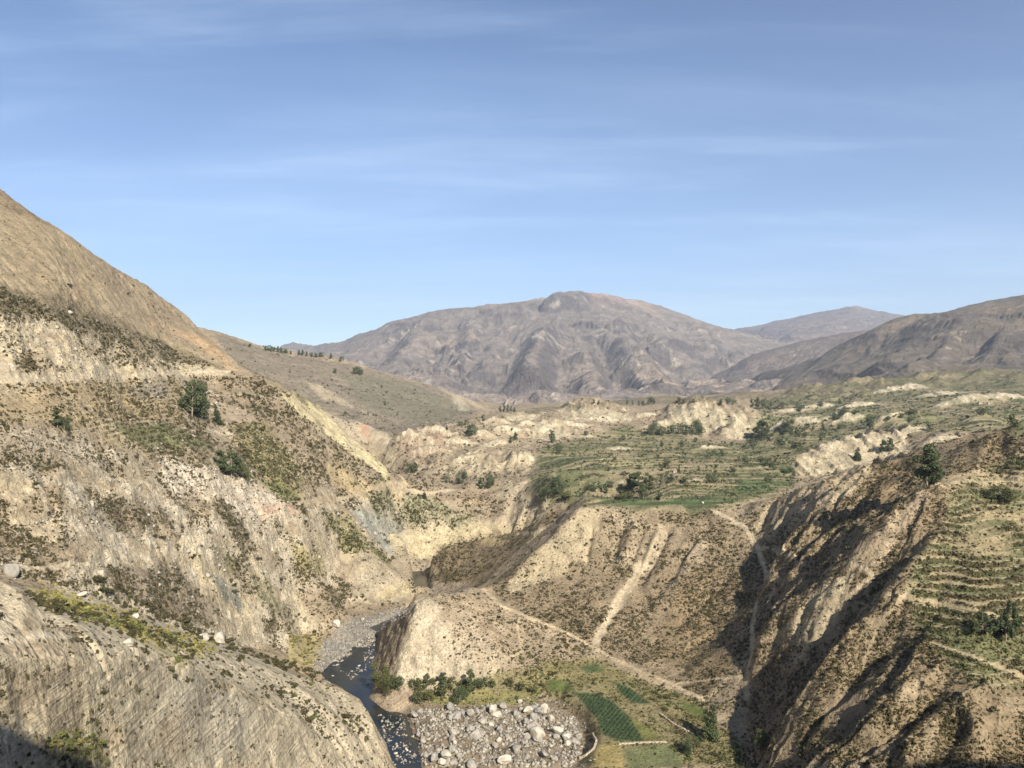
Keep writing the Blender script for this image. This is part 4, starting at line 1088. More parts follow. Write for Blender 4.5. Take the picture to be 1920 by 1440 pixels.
sky_main = [(560,690),(612,664),(650,647),(700,620),(730,604),(760,596),(820,582),(860,580),(900,578),(920,577),(940,569),(970,564),(1000,554),(1040,546),(1075,541),(1090,539),(1110,543),(1140,550),(1170,558),(1200,561),(1235,570),(1265,582),(1300,596),(1330,606),(1352,612),(1385,621),(1420,640)]
ml = [[D(px, py, 8200 + 500 * math.sin(px / 90.0)) for px, py in sky_main],
      [D(900,590,7900), D(960,650,6400), D(905,705,5200), D(880,735,4500)],
      [D(1010,575,7900), D(1030,640,6600), D(1080,700,5200), D(1090,740,4200)],
      [D(1110,575,8000), D(1160,625,6900), D(1176,655,6000), D(1215,705,5000), D(1262,746,4200)],
      [D(1090,650,6500), D(1150,700,5700), D(1200,740,4700)],
      [D(1240,600,7900), D(1300,655,7100), D(1340,690,6500)],
      [D(1390,655,7600), D(1345,690,6700), D(1310,722,6000), D(1292,742,5000)],
      [D(760,610,7900), D(760,660,6500), D(740,700,5200)],
      [D(560,700,6000), D(700,740,4500), D(850,770,3900)],
      [W(-1700,3300,-170), W(-900,3200,-175), W(-300,3100,-175), W(300,3100,-170), W(900,3200,-160), W(1500,3300,-150)]]
mb = []
for u_ in np.linspace(-.5, .45, 12):
    mb.append((u_, math.log(2700), -170)); mb.append((u_, math.log(11200), 250))
for y_ in (3500, 4500, 6000, 8000, 9500):
    mb.append((-.5, math.log(y_), -150 + y_ * .02)); mb.append((.45, math.log(y_), -120 + y_ * .02))
S1 = Sheet(-.45, .40, .00125, 2750, 11000, .0022)
def edge1(S_):
    e = np.interp(S_.U, [ray(*p)[0] for p in sky_main], np.arange(len(sky_main)))
    d = np.abs(S_.Y - (8200 + 500 * np.sin((S_.U * 1536 + 960) / 90.0)))
    return (.10 + .90 * sstep(0, 1000, d)) * sstep(2750, 4200, S_.Y)
mountain = range_sheet('mountain', S1, ml, mb, 125, 840, 411, (148,135,124),
    [(lambda S_, st, nz, nf, d: sstep(.1, .5, nz) * .6, (168,148,128)),
     (lambda S_, st, nz, nf, d: sstep(.55, .95, st) * .6, (96,92,96)),
     (lambda S_, st, nz, nf, d: sstep(3, 14, d) * .5, (150,134,122)),
     (lambda S_, st, nz, nf, d: sstep(.28, .55, nf) * sstep(.4, .8, st) * .6, (206,190,166)),
     (lambda S_, st, nz, nf, d: sstep(.15, .45, nz + nf) * sstep(6600, 4200, S_.Y) * sstep(.12, .22, S_.U) * .7, (204,172,134)),
     (lambda S_, st, nz, nf, d: sstep(560, 760, S_.Z + 60 * nf) * sstep(-.05, .3, nz + .2) * .75, (190,160,142))],
    M_MTN, ero=(24000, 13, 55), clampdz=75, edge=edge1, cuts=(
    ([(1090,605),(1118,640),(1150,685),(1190,738)], 110, 95), ([(1175,590),(1225,645),(1272,700),(1288,735)], 110, 100), ([(980,610),(962,640),(932,692),(915,745)], 120, 90),
    ([(1044,625),(1048,670),(1062,745)], 100, 70), ([(862,595),(832,650),(800,705)], 120, 70), ([(765,605),(725,650),(690,690)], 110, 60), ([(930,590),(900,640),(870,700),(860,740)], 100, 60), ([(1130,600),(1165,620),(1200,680),(1240,735)], 80, 55),
    ([(1160,630),(1178,655),(1215,705),(1258,744)], 90, -85), ([(1016,605),(1022,640),(1000,690),(975,738)], 110, -75), ([(908,590),(882,650),(850,705)], 110, -60), ([(1300,605),(1332,650),(1346,685)], 90, -60), ([(1100,620),(1105,680),(1125,740)], 90, -55), ([(810,595),(775,650),(740,700)], 100, -50)))

sky_far = [(1300,640),(1350,622),(1385,617),(1410,612),(1440,606),(1480,598),(1510,590),(1545,583),(1575,578),(1590,574),(1610,573),(1630,579),(1650,584),(1690,590),(1740,600),(1800,610)]
fl = [[D(px, py, 11800) for px, py in sky_far],
      [D(1480,610,11000), D(1420,640,9500), D(1370,665,8600)], [D(1590,590,11000), D(1540,620,9600), D(1470,650,8800)],
      [D(1640,605,10500), D(1600,630,9200)],
      [W(1500,8300,60), W(2500,8300,80), W(3600,8300,120), W(5200,8300,200)]]
fb = [(u_, math.log(y_), z_) for u_ in (.15, .3, .45, .62) for y_, z_ in ((8000, 20), (13600, 300))]
S2_ = Sheet(.18, .60, .00125, 8100, 13400, .0022)
far_mountain = range_sheet('far_mountain', S2_, fl, fb, 90, 900, 511, (140,128,126),
    [(lambda S_, st, nz, nf, d: sstep(.1, .5, nz) * .6, (146,130,120)),
     (lambda S_, st, nz, nf, d: sstep(.5, .9, st) * .6, (98,96,102)),
     (lambda S_, st, nz, nf, d: sstep(.3, .55, nf) * sstep(.4, .8, st) * .6, (190,176,156)),
     (lambda S_, st, nz, nf, d: sstep(830, 930, S_.Z) * .9, (208,192,174))],
    M_MTN, ero=(9000, 7, 40), clampdz=45, edge=lambda S_: (.2 + .8 * sstep(0, 900, np.abs(S_.Y - 11800))) * sstep(8100, 8700, S_.Y))

sky_mid = [(1240,775),(1275,742),(1300,725),(1340,702),(1375,684),(1400,668),(1440,655),(1480,645),(1520,636),(1560,628),(1620,618),(1700,610)]
sky_near = [(1380,775),(1405,745),(1430,722),(1455,706),(1480,692),(1510,682),(1540,668),(1560,652),(1590,638),(1620,624),(1650,608),(1680,594),(1720,584),(1745,587),(1770,583),(1800,577),(1830,568),(1860,560),(1890,555),(1920,551),(1980,535),(2100,500),(2300,470)]
hm = [[D(px, py, 6600 - (px - 1240) * 1.2) for px, py in sky_mid], [D(1400,700,5700), D(1330,738,5300), D(1500,690,5500)]]
S3_ = Sheet(.15, .62, .0013, 5000, 8000, .0022)
mid_hill = range_sheet('far_hills', S3_, hm + [[W(800,5100,-260), W(1400,5100,-240), W(2000,5100,-160), W(3000,5100,-60)]],
    [(u_, math.log(y_), z_) for u_ in (.1, .3, .45, .65) for y_, z_ in ((4900, -270), (8200, -120))], 55, 560, 611, (134,120,110),
    [(lambda S_, st, nz, nf, d: sstep(.1, .5, nz) * .6, (140,122,106)), (lambda S_, st, nz, nf, d: sstep(.5, .9, st) * .5, (98,94,96)),
     (lambda S_, st, nz, nf, d: sstep(.3, .55, nf) * sstep(.35, .7, st) * .5, (178,160,136))],
    M_MTN, ero=(9000, 7, 40), clampdz=30, edge=lambda S_: (.2 + .8 * sstep(0, 500, np.abs(S_.Y - 6300))) * sstep(5000, 5300, S_.Y))
hn = [[D(px, py, 4300 - (px - 1380) * .5) for px, py in sky_near],
      [D(1500,700,3900), D(1470,725,3600), D(1440,745,3300)], [D(1600,660,3800), D(1560,700,3500), D(1530,735,3100)],
      [D(1700,640,3500), D(1640,690,3100), D(1600,725,2800)], [D(1780,620,3400), D(1740,670,3000), D(1710,710,2700)],
      [D(1880,610,3400), D(1850,660,2900), D(1840,690,2650)], [D(1650,665,3550), D(1600,710,3250)], [D(1750,655,3300), D(1700,700,2950)], [D(1840,650,3300), D(1800,685,2900)],
      [D(2050,640,3000), D(2000,690,2600)],
      [W(250,2500,-105), W(700,2480,-95), W(1100,2450,-60), W(1500,2400,-30), W(2200,2350,20)]]
S4_ = Sheet(.14, 1.0, .0014, 2380, 5200, .0021)
hills = range_sheet('hills', S4_, hn, [(u_, math.log(y_), z_) for u_, z0, z1 in ((.1, -120, -100), (.3, -110, -80), (.5, -60, 0), (.75, -20, 100), (1.05, 60, 250)) for y_, z_ in ((2330, z0), (5400, z1))],
    42, 400, 711, (118,108,96),
    [(lambda S_, st, nz, nf, d: sstep(.0, .5, nz) * .6, (134,116,92)), (lambda S_, st, nz, nf, d: sstep(.1, .5, -nz) * .6, (96,86,78)),
     (lambda S_, st, nz, nf, d: sstep(.45, .8, st) * .4, (92,84,80)),
     (lambda S_, st, nz, nf, d: sstep(.32, .55, nf) * sstep(.3, .6, st) * .55, (186,166,136)), (lambda S_, st, nz, nf, d: sstep(1.5, 6, d) * .4, (150,132,104))],
    M_HIL, ero=(14000, 8, 42), clampdz=22, edge=lambda S_: (.25 + .75 * sstep(0, 350, np.abs(S_.Y - (4300 - (S_.U * 1536 - 420) * .5)))) * sstep(2380, 2700, S_.Y))

# ------------------------------------------------------------------ ground to the horizon, and the hillside the viewpoint stands on
def grid_mesh(name, xs, ys, hf, mat, keep=None, kind='structure'):
    GX, GY = np.meshgrid(xs, ys); GZ = hf(GX, GY)
    nr, nc = GX.shape
    q = (np.arange(nr - 1)[:, None] * nc + np.arange(nc - 1)[None, :])
    quads = np.stack([q, q + 1, q + nc + 1, q + nc], -1).reshape(-1, 4)
    if keep is not None:
        k = keep(GX, GY); quads = quads[(k[:-1, :-1] & k[1:, :-1] & k[:-1, 1:] & k[1:, 1:]).ravel()]
    me = bpy.data.meshes.new(name)
    me.from_pydata(np.stack([GX, GY, GZ], -1).reshape(-1, 3).tolist(), [], quads.tolist())
    for p in me.polygons: p.use_smooth = True
    me.materials.append(mat)
    o = bpy.data.objects.new(name, me); C.objects.link(o); o['kind'] = kind
    return o, GX, GY, GZ
M_PLAIN, nt, bs = new_mat('dry_ground'); b = NB(nt)
P_ = b.pos()
nt.links.new(b.mix(b.rng(b.noise(P_, .02, 8, .6)[0], .3, .7), (.13, .105, .07, 1), (.25, .20, .13, 1)), bs.inputs['Base Color'])
nt.links.new(b.bump(b.noise(P_, .5, 6, .6)[0], .8, 1.0), bs.inputs['Normal'])
grid_mesh('ground', np.linspace(-14000, 14000, 57), np.linspace(-14000, 14000, 57), lambda x, y: -262 + 8 * np.sin(x / 900) * np.cos(y / 700), M_PLAIN)
def behind(x, y):
    fr = np.clip((y + 4) / 122, 0, 1)
    zt = T.height(np.clip(x, -115, 115), np.full_like(x, 119.0)) - .5
    top = -1.75 + np.where(y < 0, -y * .22, 0)
    z = np.where(y > -2, np.minimum(top - 1.15 * np.clip(y + 1, 0, 999) * 1.0, -1.75), top)
    z = np.where(y > 0, np.maximum(z, zt * 1.0 - 60 * (1 - fr)), z)
    z = np.where(y > 60, z * (1 - (y - 60) / 58) + zt * (y - 60) / 58, z)
    side = sstep(90, 330, np.abs(x)) * sstep(-60, 40, y)
    z = z - side * np.clip(-fr * 0 + 10, 0, 20)
    crest = 137 + (x - 64) * .075 + 14 * fbm(x / 40, y / 40, 4, 5)
    z = np.where(y < -6, -1.75 + (crest + 1.75) * np.clip((-6 - y) / 104, 0, 1) - np.clip(-y - 112, 0, 999) * .5, z)
    z = np.where(y > 12, np.minimum(z, -.56 * y), z)
    return z
grid_mesh('hillside', np.arange(-420, 701, 5.0), np.arange(-420, 122, 4.0), behind, M_PLAIN)
# ------------------------------------------------------------------ river
M_WAT, nt, bs = new_mat('river_water'); b = NB(nt)
bs.inputs['Base Color'].default_value = (.016, .022, .024, 1)
bs.inputs['Roughness'].default_value = .10; bs.inputs['Specular IOR Level'].default_value = .38; bs.inputs['IOR'].default_value = 1.33
P_ = b.pos()
nt.links.new(b.bump(b.noise(b.scale(P_, (1, .6, 1)), .45, 5, .6, .4)[0], .22, .5), bs.inputs['Normal'])
nt.links.new(b.mix(b.rng(b.noise(P_, .03, 3)[0], .4, .65), (.014, .020, .026, 1), (.034, .032, .022, 1)), bs.inputs['Base Color'])
grid_mesh('river', np.arange(-210, 131, 6.0), np.arange(112, 900, 6.0), lambda x, y: np.full_like(x, WATER_Z), M_WAT)

# ------------------------------------------------------------------ haze
def haze_box(density):
    me = bpy.data.meshes.new('haze')
    x, y0, y1, z0, z1 = 14400, -14400, 14400, -275, 1250
    v = [(sx * x, yy, zz_) for zz_ in (z0, z1) for sx, yy in ((-1, y0), (1, y0), (1, y1), (-1, y1))]
    me.from_pydata(v, [], [(3, 2, 1, 0), (4, 5, 6, 7), (0, 1, 5, 4), (1, 2, 6, 5), (2, 3, 7, 6), (3, 0, 4, 7)])
    m = bpy.data.materials.new('haze'); m.use_nodes = True
    n = m.node_tree.nodes
    for k in list(n): n.remove(k)
    o_ = n.new('ShaderNodeOutputMaterial'); pv = n.new('ShaderNodeVolumePrincipled')
    pv.inputs['Color'].default_value = (.78, .87, 1.0, 1); pv.inputs['Density'].default_value = density; pv.inputs['Anisotropy'].default_value = .25
    m.node_tree.links.new(pv.outputs[0], o_.inputs['Volume'])
    me.materials.append(m)
    o = bpy.data.objects.new('haze', me); C.objects.link(o); o['kind'] = 'stuff'
    return o
haze_box(5.5e-5)
# ------------------------------------------------------------------ plants
def tri_mesh(name, verts, faces, mat, smooth=False):
    me = bpy.data.meshes.new(name)
    me.from_pydata(np.asarray(verts).tolist(), [], [list(map(int, f)) for f in faces])
    if smooth:
        for p in me.polygons: p.use_smooth = True
    me.materials.append(mat)
    return me
def leaf_mat(name, c1, c2, c3):
    m, nt, bs = new_mat(name); b = NB(nt)
    oi = nt.nodes.new('ShaderNodeObjectInfo')
    n = b.noise(b.obj(), 6.0, 3)[0]
    v = b.math('ADD', b.math('MULTIPLY', n, .8), b.math('MULTIPLY', oi.outputs['Random'], .35))
    c = b.mix(b.rng(v, .35, .95), c1, c2)
    g = b.attr('tone')
    c = b.mix(b.math('MULTIPLY', g.outputs['Fac'], .6), c, c3)
    nt.links.new(c, bs.inputs['Base Color'])
    bs.inputs['Roughness'].default_value = .7
    return m
M_EUC = leaf_mat('eucalyptus_leaf', (.026, .040, .020, 1), (.050, .070, .032, 1), (.125, .140, .062, 1))
M_CON = leaf_mat('conifer_leaf', (.022, .036, .018, 1), (.042, .062, .028, 1), (.095, .112, .050, 1))
M_BUS = leaf_mat('bush_leaf', (.040, .052, .020, 1), (.085, .092, .036, 1), (.115, .112, .042, 1))
M_SHR = leaf_mat('dry_shrub_leaf', (.032, .030, .014, 1), (.066, .056, .027, 1), (.090, .080, .036, 1))
M_YSH = leaf_mat('yellow_shrub_leaf', (.115, .105, .030, 1), (.220, .190, .060, 1), (.250, .225, .080, 1))
M_GRS = leaf_mat('green_shrub_leaf', (.055, .070, .022, 1), (.120, .125, .040, 1), (.150, .150, .050, 1))
M_BRK, nt, bs = new_mat('bark'); b = NB(nt)
nt.links.new(b.mix(b.noise(b.scale(b.obj(), (8, 8, 2)), 4, 4)[0], (.10, .08, .06, 1), (.30, .26, .20, 1)), bs.inputs['Base Color'])

def leaves(g, centres, radii, n, size, flat=1.0):
    """n small leaf faces spread through the shells of the given clumps"""
    w = radii ** 2; w = w / w.sum()
    k = g.choice(len(centres), n, p=w)
    d = g.normal(size=(n, 3)); d /= np.linalg.norm(d, axis=1)[:, None]
    r = radii[k] * g.uniform(.35, 1.05, n) ** .6
    c = centres[k] + d * r[:, None] * np.array([1, 1, flat])
    nrm = d + g.normal(size=(n, 3)) * .7; nrm /= np.linalg.norm(nrm, axis=1)[:, None]
    t = np.cross(nrm, g.normal(size=(n, 3))); t /= np.linalg.norm(t, axis=1)[:, None]
    bt = np.cross(nrm, t)
    s = size * g.uniform(.6, 1.35, n)[:, None]
    v = np.stack([c - t * s - bt * s * .5, c + t * s - bt * s * .5, c + t * s * .7 + bt * s * .7, c - t * s * .6 + bt * s * .75], 1).reshape(-1, 3)
    f = np.arange(n * 4).reshape(n, 4)
    tone = np.repeat(np.clip(g.uniform(0, 1, len(centres))[k] * .7 + g.uniform(0, .5, n), 0, 1), 4)
    return v, f, tone
def leaf_mesh(name, v, f, tone, mat):
    me = bpy.data.meshes.new(name)
    n = len(f); kk = f.shape[1]
    me.vertices.add(len(v)); me.vertices.foreach_set('co', np.asarray(v, np.float32).ravel())
    me.loops.add(n * kk); me.loops.foreach_set('vertex_index', f.astype(np.int32).ravel())
    me.polygons.add(n); me.polygons.foreach_set('loop_start', np.arange(0, n * kk, kk, dtype=np.int32)); me.polygons.foreach_set('loop_total', np.full(n, kk, np.int32))
    me.update(calc_edges=True)
    at = me.attributes.new('tone', 'FLOAT', 'POINT'); at.data.foreach_set('value', np.asarray(tone, np.float32))
    me.materials.append(mat)
    return me
def limb(V, F, a, b_, r0, r1, k=6):
    a = np.array(a, float); b_ = np.array(b_, float); d = b_ - a; d /= np.linalg.norm(d)
    x = np.cross(d, [0.3, 1, .1]); x /= np.linalg.norm(x); y = np.cross(d, x)
    o = len(V)
    for p, r in ((a, r0), (b_, r1)):
        for i in range(k):
            t = 2 * math.pi * i / k
            V.append(p + (x * math.cos(t) + y * math.sin(t)) * r)
    for i in range(k):
        F.append((o + i, o + (i + 1) % k, o + k + (i + 1) % k, o + k + i))
def tree_proto(kind, seed, nleaf, lsize):
    """trunk and crown of a tree one unit tall"""
    g = np.random.default_rng(seed)
    V, F = [], []
    if kind == 'eucalyptus':
        lean = g.normal(size=2) * .03
        top = np.array([lean[0], lean[1], .82])
        limb(V, F, (0, 0, -.04), top * .55, .020, .013); limb(V, F, top * .55, top, .013, .004)
        cs, rs = [], []
        for i in range(24):
            z = .24 + .70 * (i / 23.0) + g.uniform(-.03, .03); env = .185 * max(0, 1 - ((z - .52) / .56) ** 2) + .02
            a = g.uniform(0, 6.28); rr = env * g.uniform(.2, 1.0)
            c = np.array([math.cos(a) * rr, math.sin(a) * rr, z - .04]); cs.append(c); rs.append(g.uniform(.075, .125) * (1.2 - .5 * z))
            limb(V, F, top * max(.2, (z - .18) / .82), c, .007, .003, 4)
        mat = M_EUC
    elif kind == 'conifer':
        limb(V, F, (0, 0, -.04), (0, 0, .95), .020, .003)
        cs, rs = [], []
        for i in range(26):
            z = .10 + .88 * (i / 25.0); env = .21 * (1 - z) ** .8 + .012
            a = i * 2.4 + g.uniform(-.4, .4)
            c = np.array([math.cos(a) * env * .75, math.sin(a) * env * .75, z]); cs.append(c); rs.append(env * .55 + .018)
            if i % 2 == 0: limb(V, F, (0, 0, z), c, .006, .002, 4)
        mat = M_CON
    elif kind == 'spreading_conifer':
        limb(V, F, (0, 0, -.04), (0, 0, .95), .022, .003)
        cs, rs = [], []
        for i in range(30):
            z = .22 + .76 * (i / 29.0) ** 1.15; env = .40 * (1 - z) ** .9 + .015
            a = i * 2.1 + g.uniform(-.6, .6); e = env * g.uniform(.5, 1.05)
            c = np.array([math.cos(a) * e, math.sin(a) * e, z + .02]); cs.append(c); rs.append(env * .30 + .016)
            limb(V, F, (0, 0, z - .03), c, .008, .002, 4)
        mat = M_CON
    else:                               # round broadleaf
        limb(V, F, (0, 0, -.06), (0, 0, .5), .030, .018)
        cs, rs = [], []
        for i in range(18):
            a = g.uniform(0, 6.28); z = .16 + .66 * i / 17; env = .42 * math.sqrt(max(.05, 1 - ((z - .45) / .5) ** 2))
            rr = env * g.uniform(.2, .85)
            c = np.array([math.cos(a) * rr, math.sin(a) * rr, z]); cs.append(c); rs.append(g.uniform(.14, .21))
            limb(V, F, (0, 0, .3), c, .012, .004, 4)
        mat = M_EUC if kind == 'broadleaf' else M_BUS
    cs = np.array(cs); rs = np.array(rs) * g.uniform(.72, 1.12, len(cs)); cs[:, :2] += g.normal(size=2) * .05 * cs[:, 2:]
    keep_ = g.uniform(size=len(cs)) > .14; cs, rs = cs[keep_], rs[keep_]
    v, f, tone = leaves(g, cs, rs, nleaf, lsize)
    return tri_mesh(kind + '_trunk', V, F, M_BRK, True), leaf_mesh(kind + '_crown', v, f, tone, mat)
PROTO = {}
for kind in ('eucalyptus', 'conifer', 'spreading_conifer', 'broadleaf', 'bush_tree'):
    PROTO[kind] = {'near': [tree_proto(kind, 10 + i, 3400, .017) for i in range(5)], 'far': [tree_proto(kind, 30 + i, 430, .042) for i in range(5)]}
TREE_NAME = {'eucalyptus': 'eucalyptus_tree', 'conifer': 'conifer_tree', 'spreading_conifer': 'conifer_tree', 'broadleaf': 'broadleaf_tree', 'bush_tree': 'bushy_tree'}
def tagged(o, label, cat, group=None):
    o['label'] = label; o['category'] = cat
    if group: o['group'] = group
    return o
n_tree = [0]
def plant(px, base, topy, kind, label, group=None, wide=1.0, at=None):
    r = at or T.cast(px, base)
    if r is None:
        print('no ground for tree', px, base); return None
    h = (base - topy) / 1536.0 * r[1]
    q = 'near' if (base - topy) > 26 else 'far'
    tm, cm = PROTO[kind][q][n_tree[0] % 5]; n_tree[0] += 1
    e = bpy.data.objects.new(TREE_NAME[kind], None); C.objects.link(e)
    e.location = (r[0], r[1], float(T.height(r[0], r[1])) - .02 * h); e.scale = (h * wide, h * wide, h); e.rotation_euler.z = random.uniform(0, 6.28)
    for nm, me in (('trunk', tm), ('crown', cm)):
        o = bpy.data.objects.new(nm, me); C.objects.link(o); o.parent = e
    tagged(e, label, 'tree', group)
    return e
E, K, S, B, U = 'eucalyptus', 'conifer', 'spreading_conifer', 'broadleaf', 'bush_tree'
plant(360, 783, 706, E, 'tallest and widest dark tree beside the terraces of the left slope', wide=1.15)
plant(378, 786, 716, E, 'dark tree on the right side of the tall clump beside the left terraces', wide=1.1)
plant(370, 780, 712, B, 'broad dark tree in the middle of the tall clump beside the left terraces', wide=.9)
plant(409, 796, 760, K, 'small pointed tree just right of the tall dark clump on the left slope', wide=1.1)
plant(108, 802, 764, E, 'slim forked tree standing alone near the left edge of the slope', wide=1.2)
plant(121, 806, 776, B, 'short rounded tree touching the slim forked tree near the left edge')
plant(416, 890, 840, E, 'left one of the two grove trees above the white cliff of the left slope', wide=1.4)
plant(434, 894, 842, E, 'right one of the two grove trees above the white cliff of the left slope', wide=1.35)
plant(461, 900, 868, U, 'bushy green tree at the right end of the grove above the white cliff')
plant(446, 890, 852, B, 'leafy tree just behind the grove trees above the white cliff', wide=.8)
# skyline of the hillside behind
for px, py, tp in ((498,655,648),(506,656,647),(513,657,650),(521,659,650),(528,660,652),(536,661,654),(545,662,657),(560,664,656),(567,665,656),(575,666,659),(584,667,661),(592,668,662),(602,668,660),(620,671,662),(640,676,668),(468,649,644)):
    plant(px, py + 2, tp - 1, random.choice((E, B, B)), 'tiny dark tree on the skyline of the hillside behind the left ridge', 'trees on the skyline behind the left ridge', wide=1.2)
for px, py, tp in ((664,702,687),(671,703,685),(677,704,690)):
    plant(px, py, tp, B, 'small dark tree in the clump halfway down the hillside behind the left ridge', 'clump on the hillside behind', wide=.9)
plant(628, 701, 690, B, 'small lone tree left of the clump on the hillside behind the left ridge')
plant(722, 760, 753, B, 'tiny dark tree low on the hillside behind, above the pale landslip')
# badlands
for px, py, tp, k, lb in ((886,816,792,B,'dark round tree high on the brown badlands left of the pale cone'), (879,818,796,E,'slim tree leaning against the dark round tree on the badlands'), (863,800,788,B,'tree on the left rim of the brown badlands'), (874,797,785,B,'second tree on the left rim of the brown badlands, higher up'),
        (905,790,776,E,'tree at the upper edge of the badlands against the mountain'), (838,806,796,K,'tiny pointed tree beside the pinkish mound'), (1034,830,804,E,'slim tree standing in front of the pale cone'), (966,824,806,K,'pointed tree left of the pale cone'), (959,830,816,B,'low round tree left of the pointed tree by the pale cone'),
        (1047,850,832,B,'round tree below the pale cone at the edge of the plain'), (778,886,864,E,'right tree of the pair beside the yellow ridge foot'), (768,884,866,B,'left tree of the pair beside the yellow ridge foot'),
        (864,908,880,B,'big round tree below the pale gorge cliffs'), (838,906,892,B,'low dark tree left of the big round tree below the gorge cliffs'), (902,916,892,E,'left tree of the pair on the brown flat above the gorge'), (920,914,886,B,'right and larger tree of the pair on the brown flat above the gorge'),
        (796,936,918,K,'small pointed tree beside the road bend at the saddle')):
    plant(px, py, tp, k, lb, wide=1.1)
for px, py, tp in ((938,772,761),(945,771,758),(952,770,757),(958,770,760),(964,771,762)):
    plant(px, py + 2, tp, E, 'small tree in the row along the top of the pale badland rim', 'trees on the badland rim')
# plain
for px, py, tp, k, lb, wd in ((1046,928,890,B,'large dark tree at the left end of the plain, behind the gorge head',1.1), (1024,940,908,B,'dark tree left of the large tree at the end of the plain',1.1), (1062,940,918,U,'spreading green bush right of the large dark tree at the end of the plain',1.5),
        (1181,920,886,E,'left tree of the three light green eucalyptus trees on the plain',1.5), (1197,919,882,E,'middle tree of the three light green eucalyptus trees on the plain',1.5), (1213,920,885,E,'right tree of the three light green eucalyptus trees on the plain',1.5),
        (1206,936,908,B,'dark tree in front of the three eucalyptus trees, by the green field',1.0), (1236,938,918,E,'slim tree right of the dark tree by the green field',1.5), (1166,936,918,U,'low bush left of the dark tree by the green field',1.6), (1183,936,922,U,'dry bush between the low bush and the dark tree by the green field',1.4),
        (1136,926,905,E,'slim upright tree alone left of the eucalyptus trees',1.0), (1105,920,909,B,'small round tree far left of the eucalyptus trees',1.0),
        (1426,824,784,E,'tall dark tree at the right foot of the pale mound',1.6), (1412,838,820,B,'low tree in front of the tall dark tree by the pale mound',1.2), (1480,810,782,B,'wide round tree right of the pale mound',1.2), (1460,840,820,B,'small tree between the wide round tree and the pale cliff',1.1), (1497,848,826,B,'tree at the left end of the pale cliff',1.2),
        (1273,886,870,K,'dark column shaped tree beside the small hut',.7), (1310,884,872,E,'slim tree right of the small hut',1.0), (1655,850,822,E,'left tree of the pair behind the crest of the first ridge',1.2), (1668,848,818,E,'right tree of the pair behind the crest of the first ridge',1.2),
        (1607,866,838,K,'pointed tree on the crest of the first ridge',1.2), (1632,800,776,B,'round tree beside the shadowed hillock',1.1), (1340,905,892,B,'round tree in the middle of the hedges on the plain',1.3), (1285,908,892,B,'dark round tree at the left end of the hedges on the plain',1.3), (1440,875,855,B,'dark tree in the hollow left of the pale cliff',1.3), (1450,882,866,B,'second dark tree in the hollow left of the pale cliff, lower down',1.2)):
    plant(px, py, tp, k, lb, wide=wd)
for px, py, tp in ((1226,816,788),(1240,816,798),(1258,814,794),(1276,814,790),(1290,815,795),(1306,815,784)):
    plant(px, py, tp, random.choice((E, B)), 'dark tree in the row along the foot of the pale mound', 'trees at the foot of the pale mound', wide=1.25)
for px, py, tp in ((1113,756,747),(1122,757,750),(1176,757,749),(1186,758,750),(1198,758,750),(1206,759,750),(1219,757,742),(1226,757,746),(1272,755,744),(1282,755,748),(1300,754,747),(1352,758,746),(1366,758,744),(1376,758,748),(1410,762,746),(1420,763,742),(1432,764,746),(1446,762,752),(1465,764,752),(1500,770,758),(1540,760,750),(1575,757,746)):
    plant(px, py + 2, tp, random.choice((E, B)), 'small dark tree along the far edge of the plain below the mountain', 'trees along the far edge of the plain', wide=1.1)
gg = np.random.default_rng(21)
for k in range(130):
    px = gg.uniform(1090, 1900); py = gg.uniform(775, 925)
    r = T.cast(px, py)
    if r is None or T.sample(PLAIN, r[0] / r[1], math.log(r[1])) < .7 or r[1] > 2300: continue
    hh = gg.uniform(3.5, 10) * 1536 / r[1]
    plant(px, py, py - hh, random.choice((B, B, E)), 'small dark tree scattered among the terraced fields of the plain', 'trees scattered over the plain', wide=1.3)
# right slope
plant(1738, 908, 826, E, 'tall eucalyptus with a bare trunk at the head of the second ridge', wide=1.25)
plant(1753, 910, 846, E, 'shorter leafy eucalyptus leaning on the tall one at the head of the second ridge', wide=1.2)
plant(1880, 942, 906, U, 'wide dark bush on the terraces near the right edge', wide=1.5)
plant(1858, 936, 916, U, 'smaller dark bush left of the wide bush near the right edge', wide=1.5)
plant(1886, 1200, 1116, S, 'dark conifer with drooping branches near the right edge', wide=.95)
plant(1842, 1190, 1146, S, 'low spreading conifer left of the taller one near the right edge', wide=1.7)
plant(1328, 1388, 1316, K, 'tall dark conifer between the small fields at the bottom', wide=1.1)
plant(1297, 1414, 1376, B, 'round dark tree beside the pale green field at the bottom', wide=1.1)
plant(1432, 1400, 1370, U, 'bushy tree in the shade at the foot of the right slope', wide=1.4)
# river bank below the cliff
for px, py, tp, k in ((716,1284,1240,U),(730,1296,1262,U),(746,1292,1266,B),(772,1288,1272,U),(785,1296,1270,U),(800,1290,1262,E),(812,1284,1270,U),(831,1296,1258,E),(846,1290,1268,U),(862,1318,1286,B),(880,1304,1254,E),(872,1298,1270,U),(905,1292,1268,B),(922,1290,1272,U),(828,1308,1282,U),(786,1318,1292,U),(805,1316,1290,U),(955,1288,1270,U),(975,1296,1276,U),(1000,1300,1282,U)):
    plant(px, py, tp, k, 'leafy green tree in the belt at the foot of the bluff by the river', 'trees at the foot of the bluff', wide=1.25)

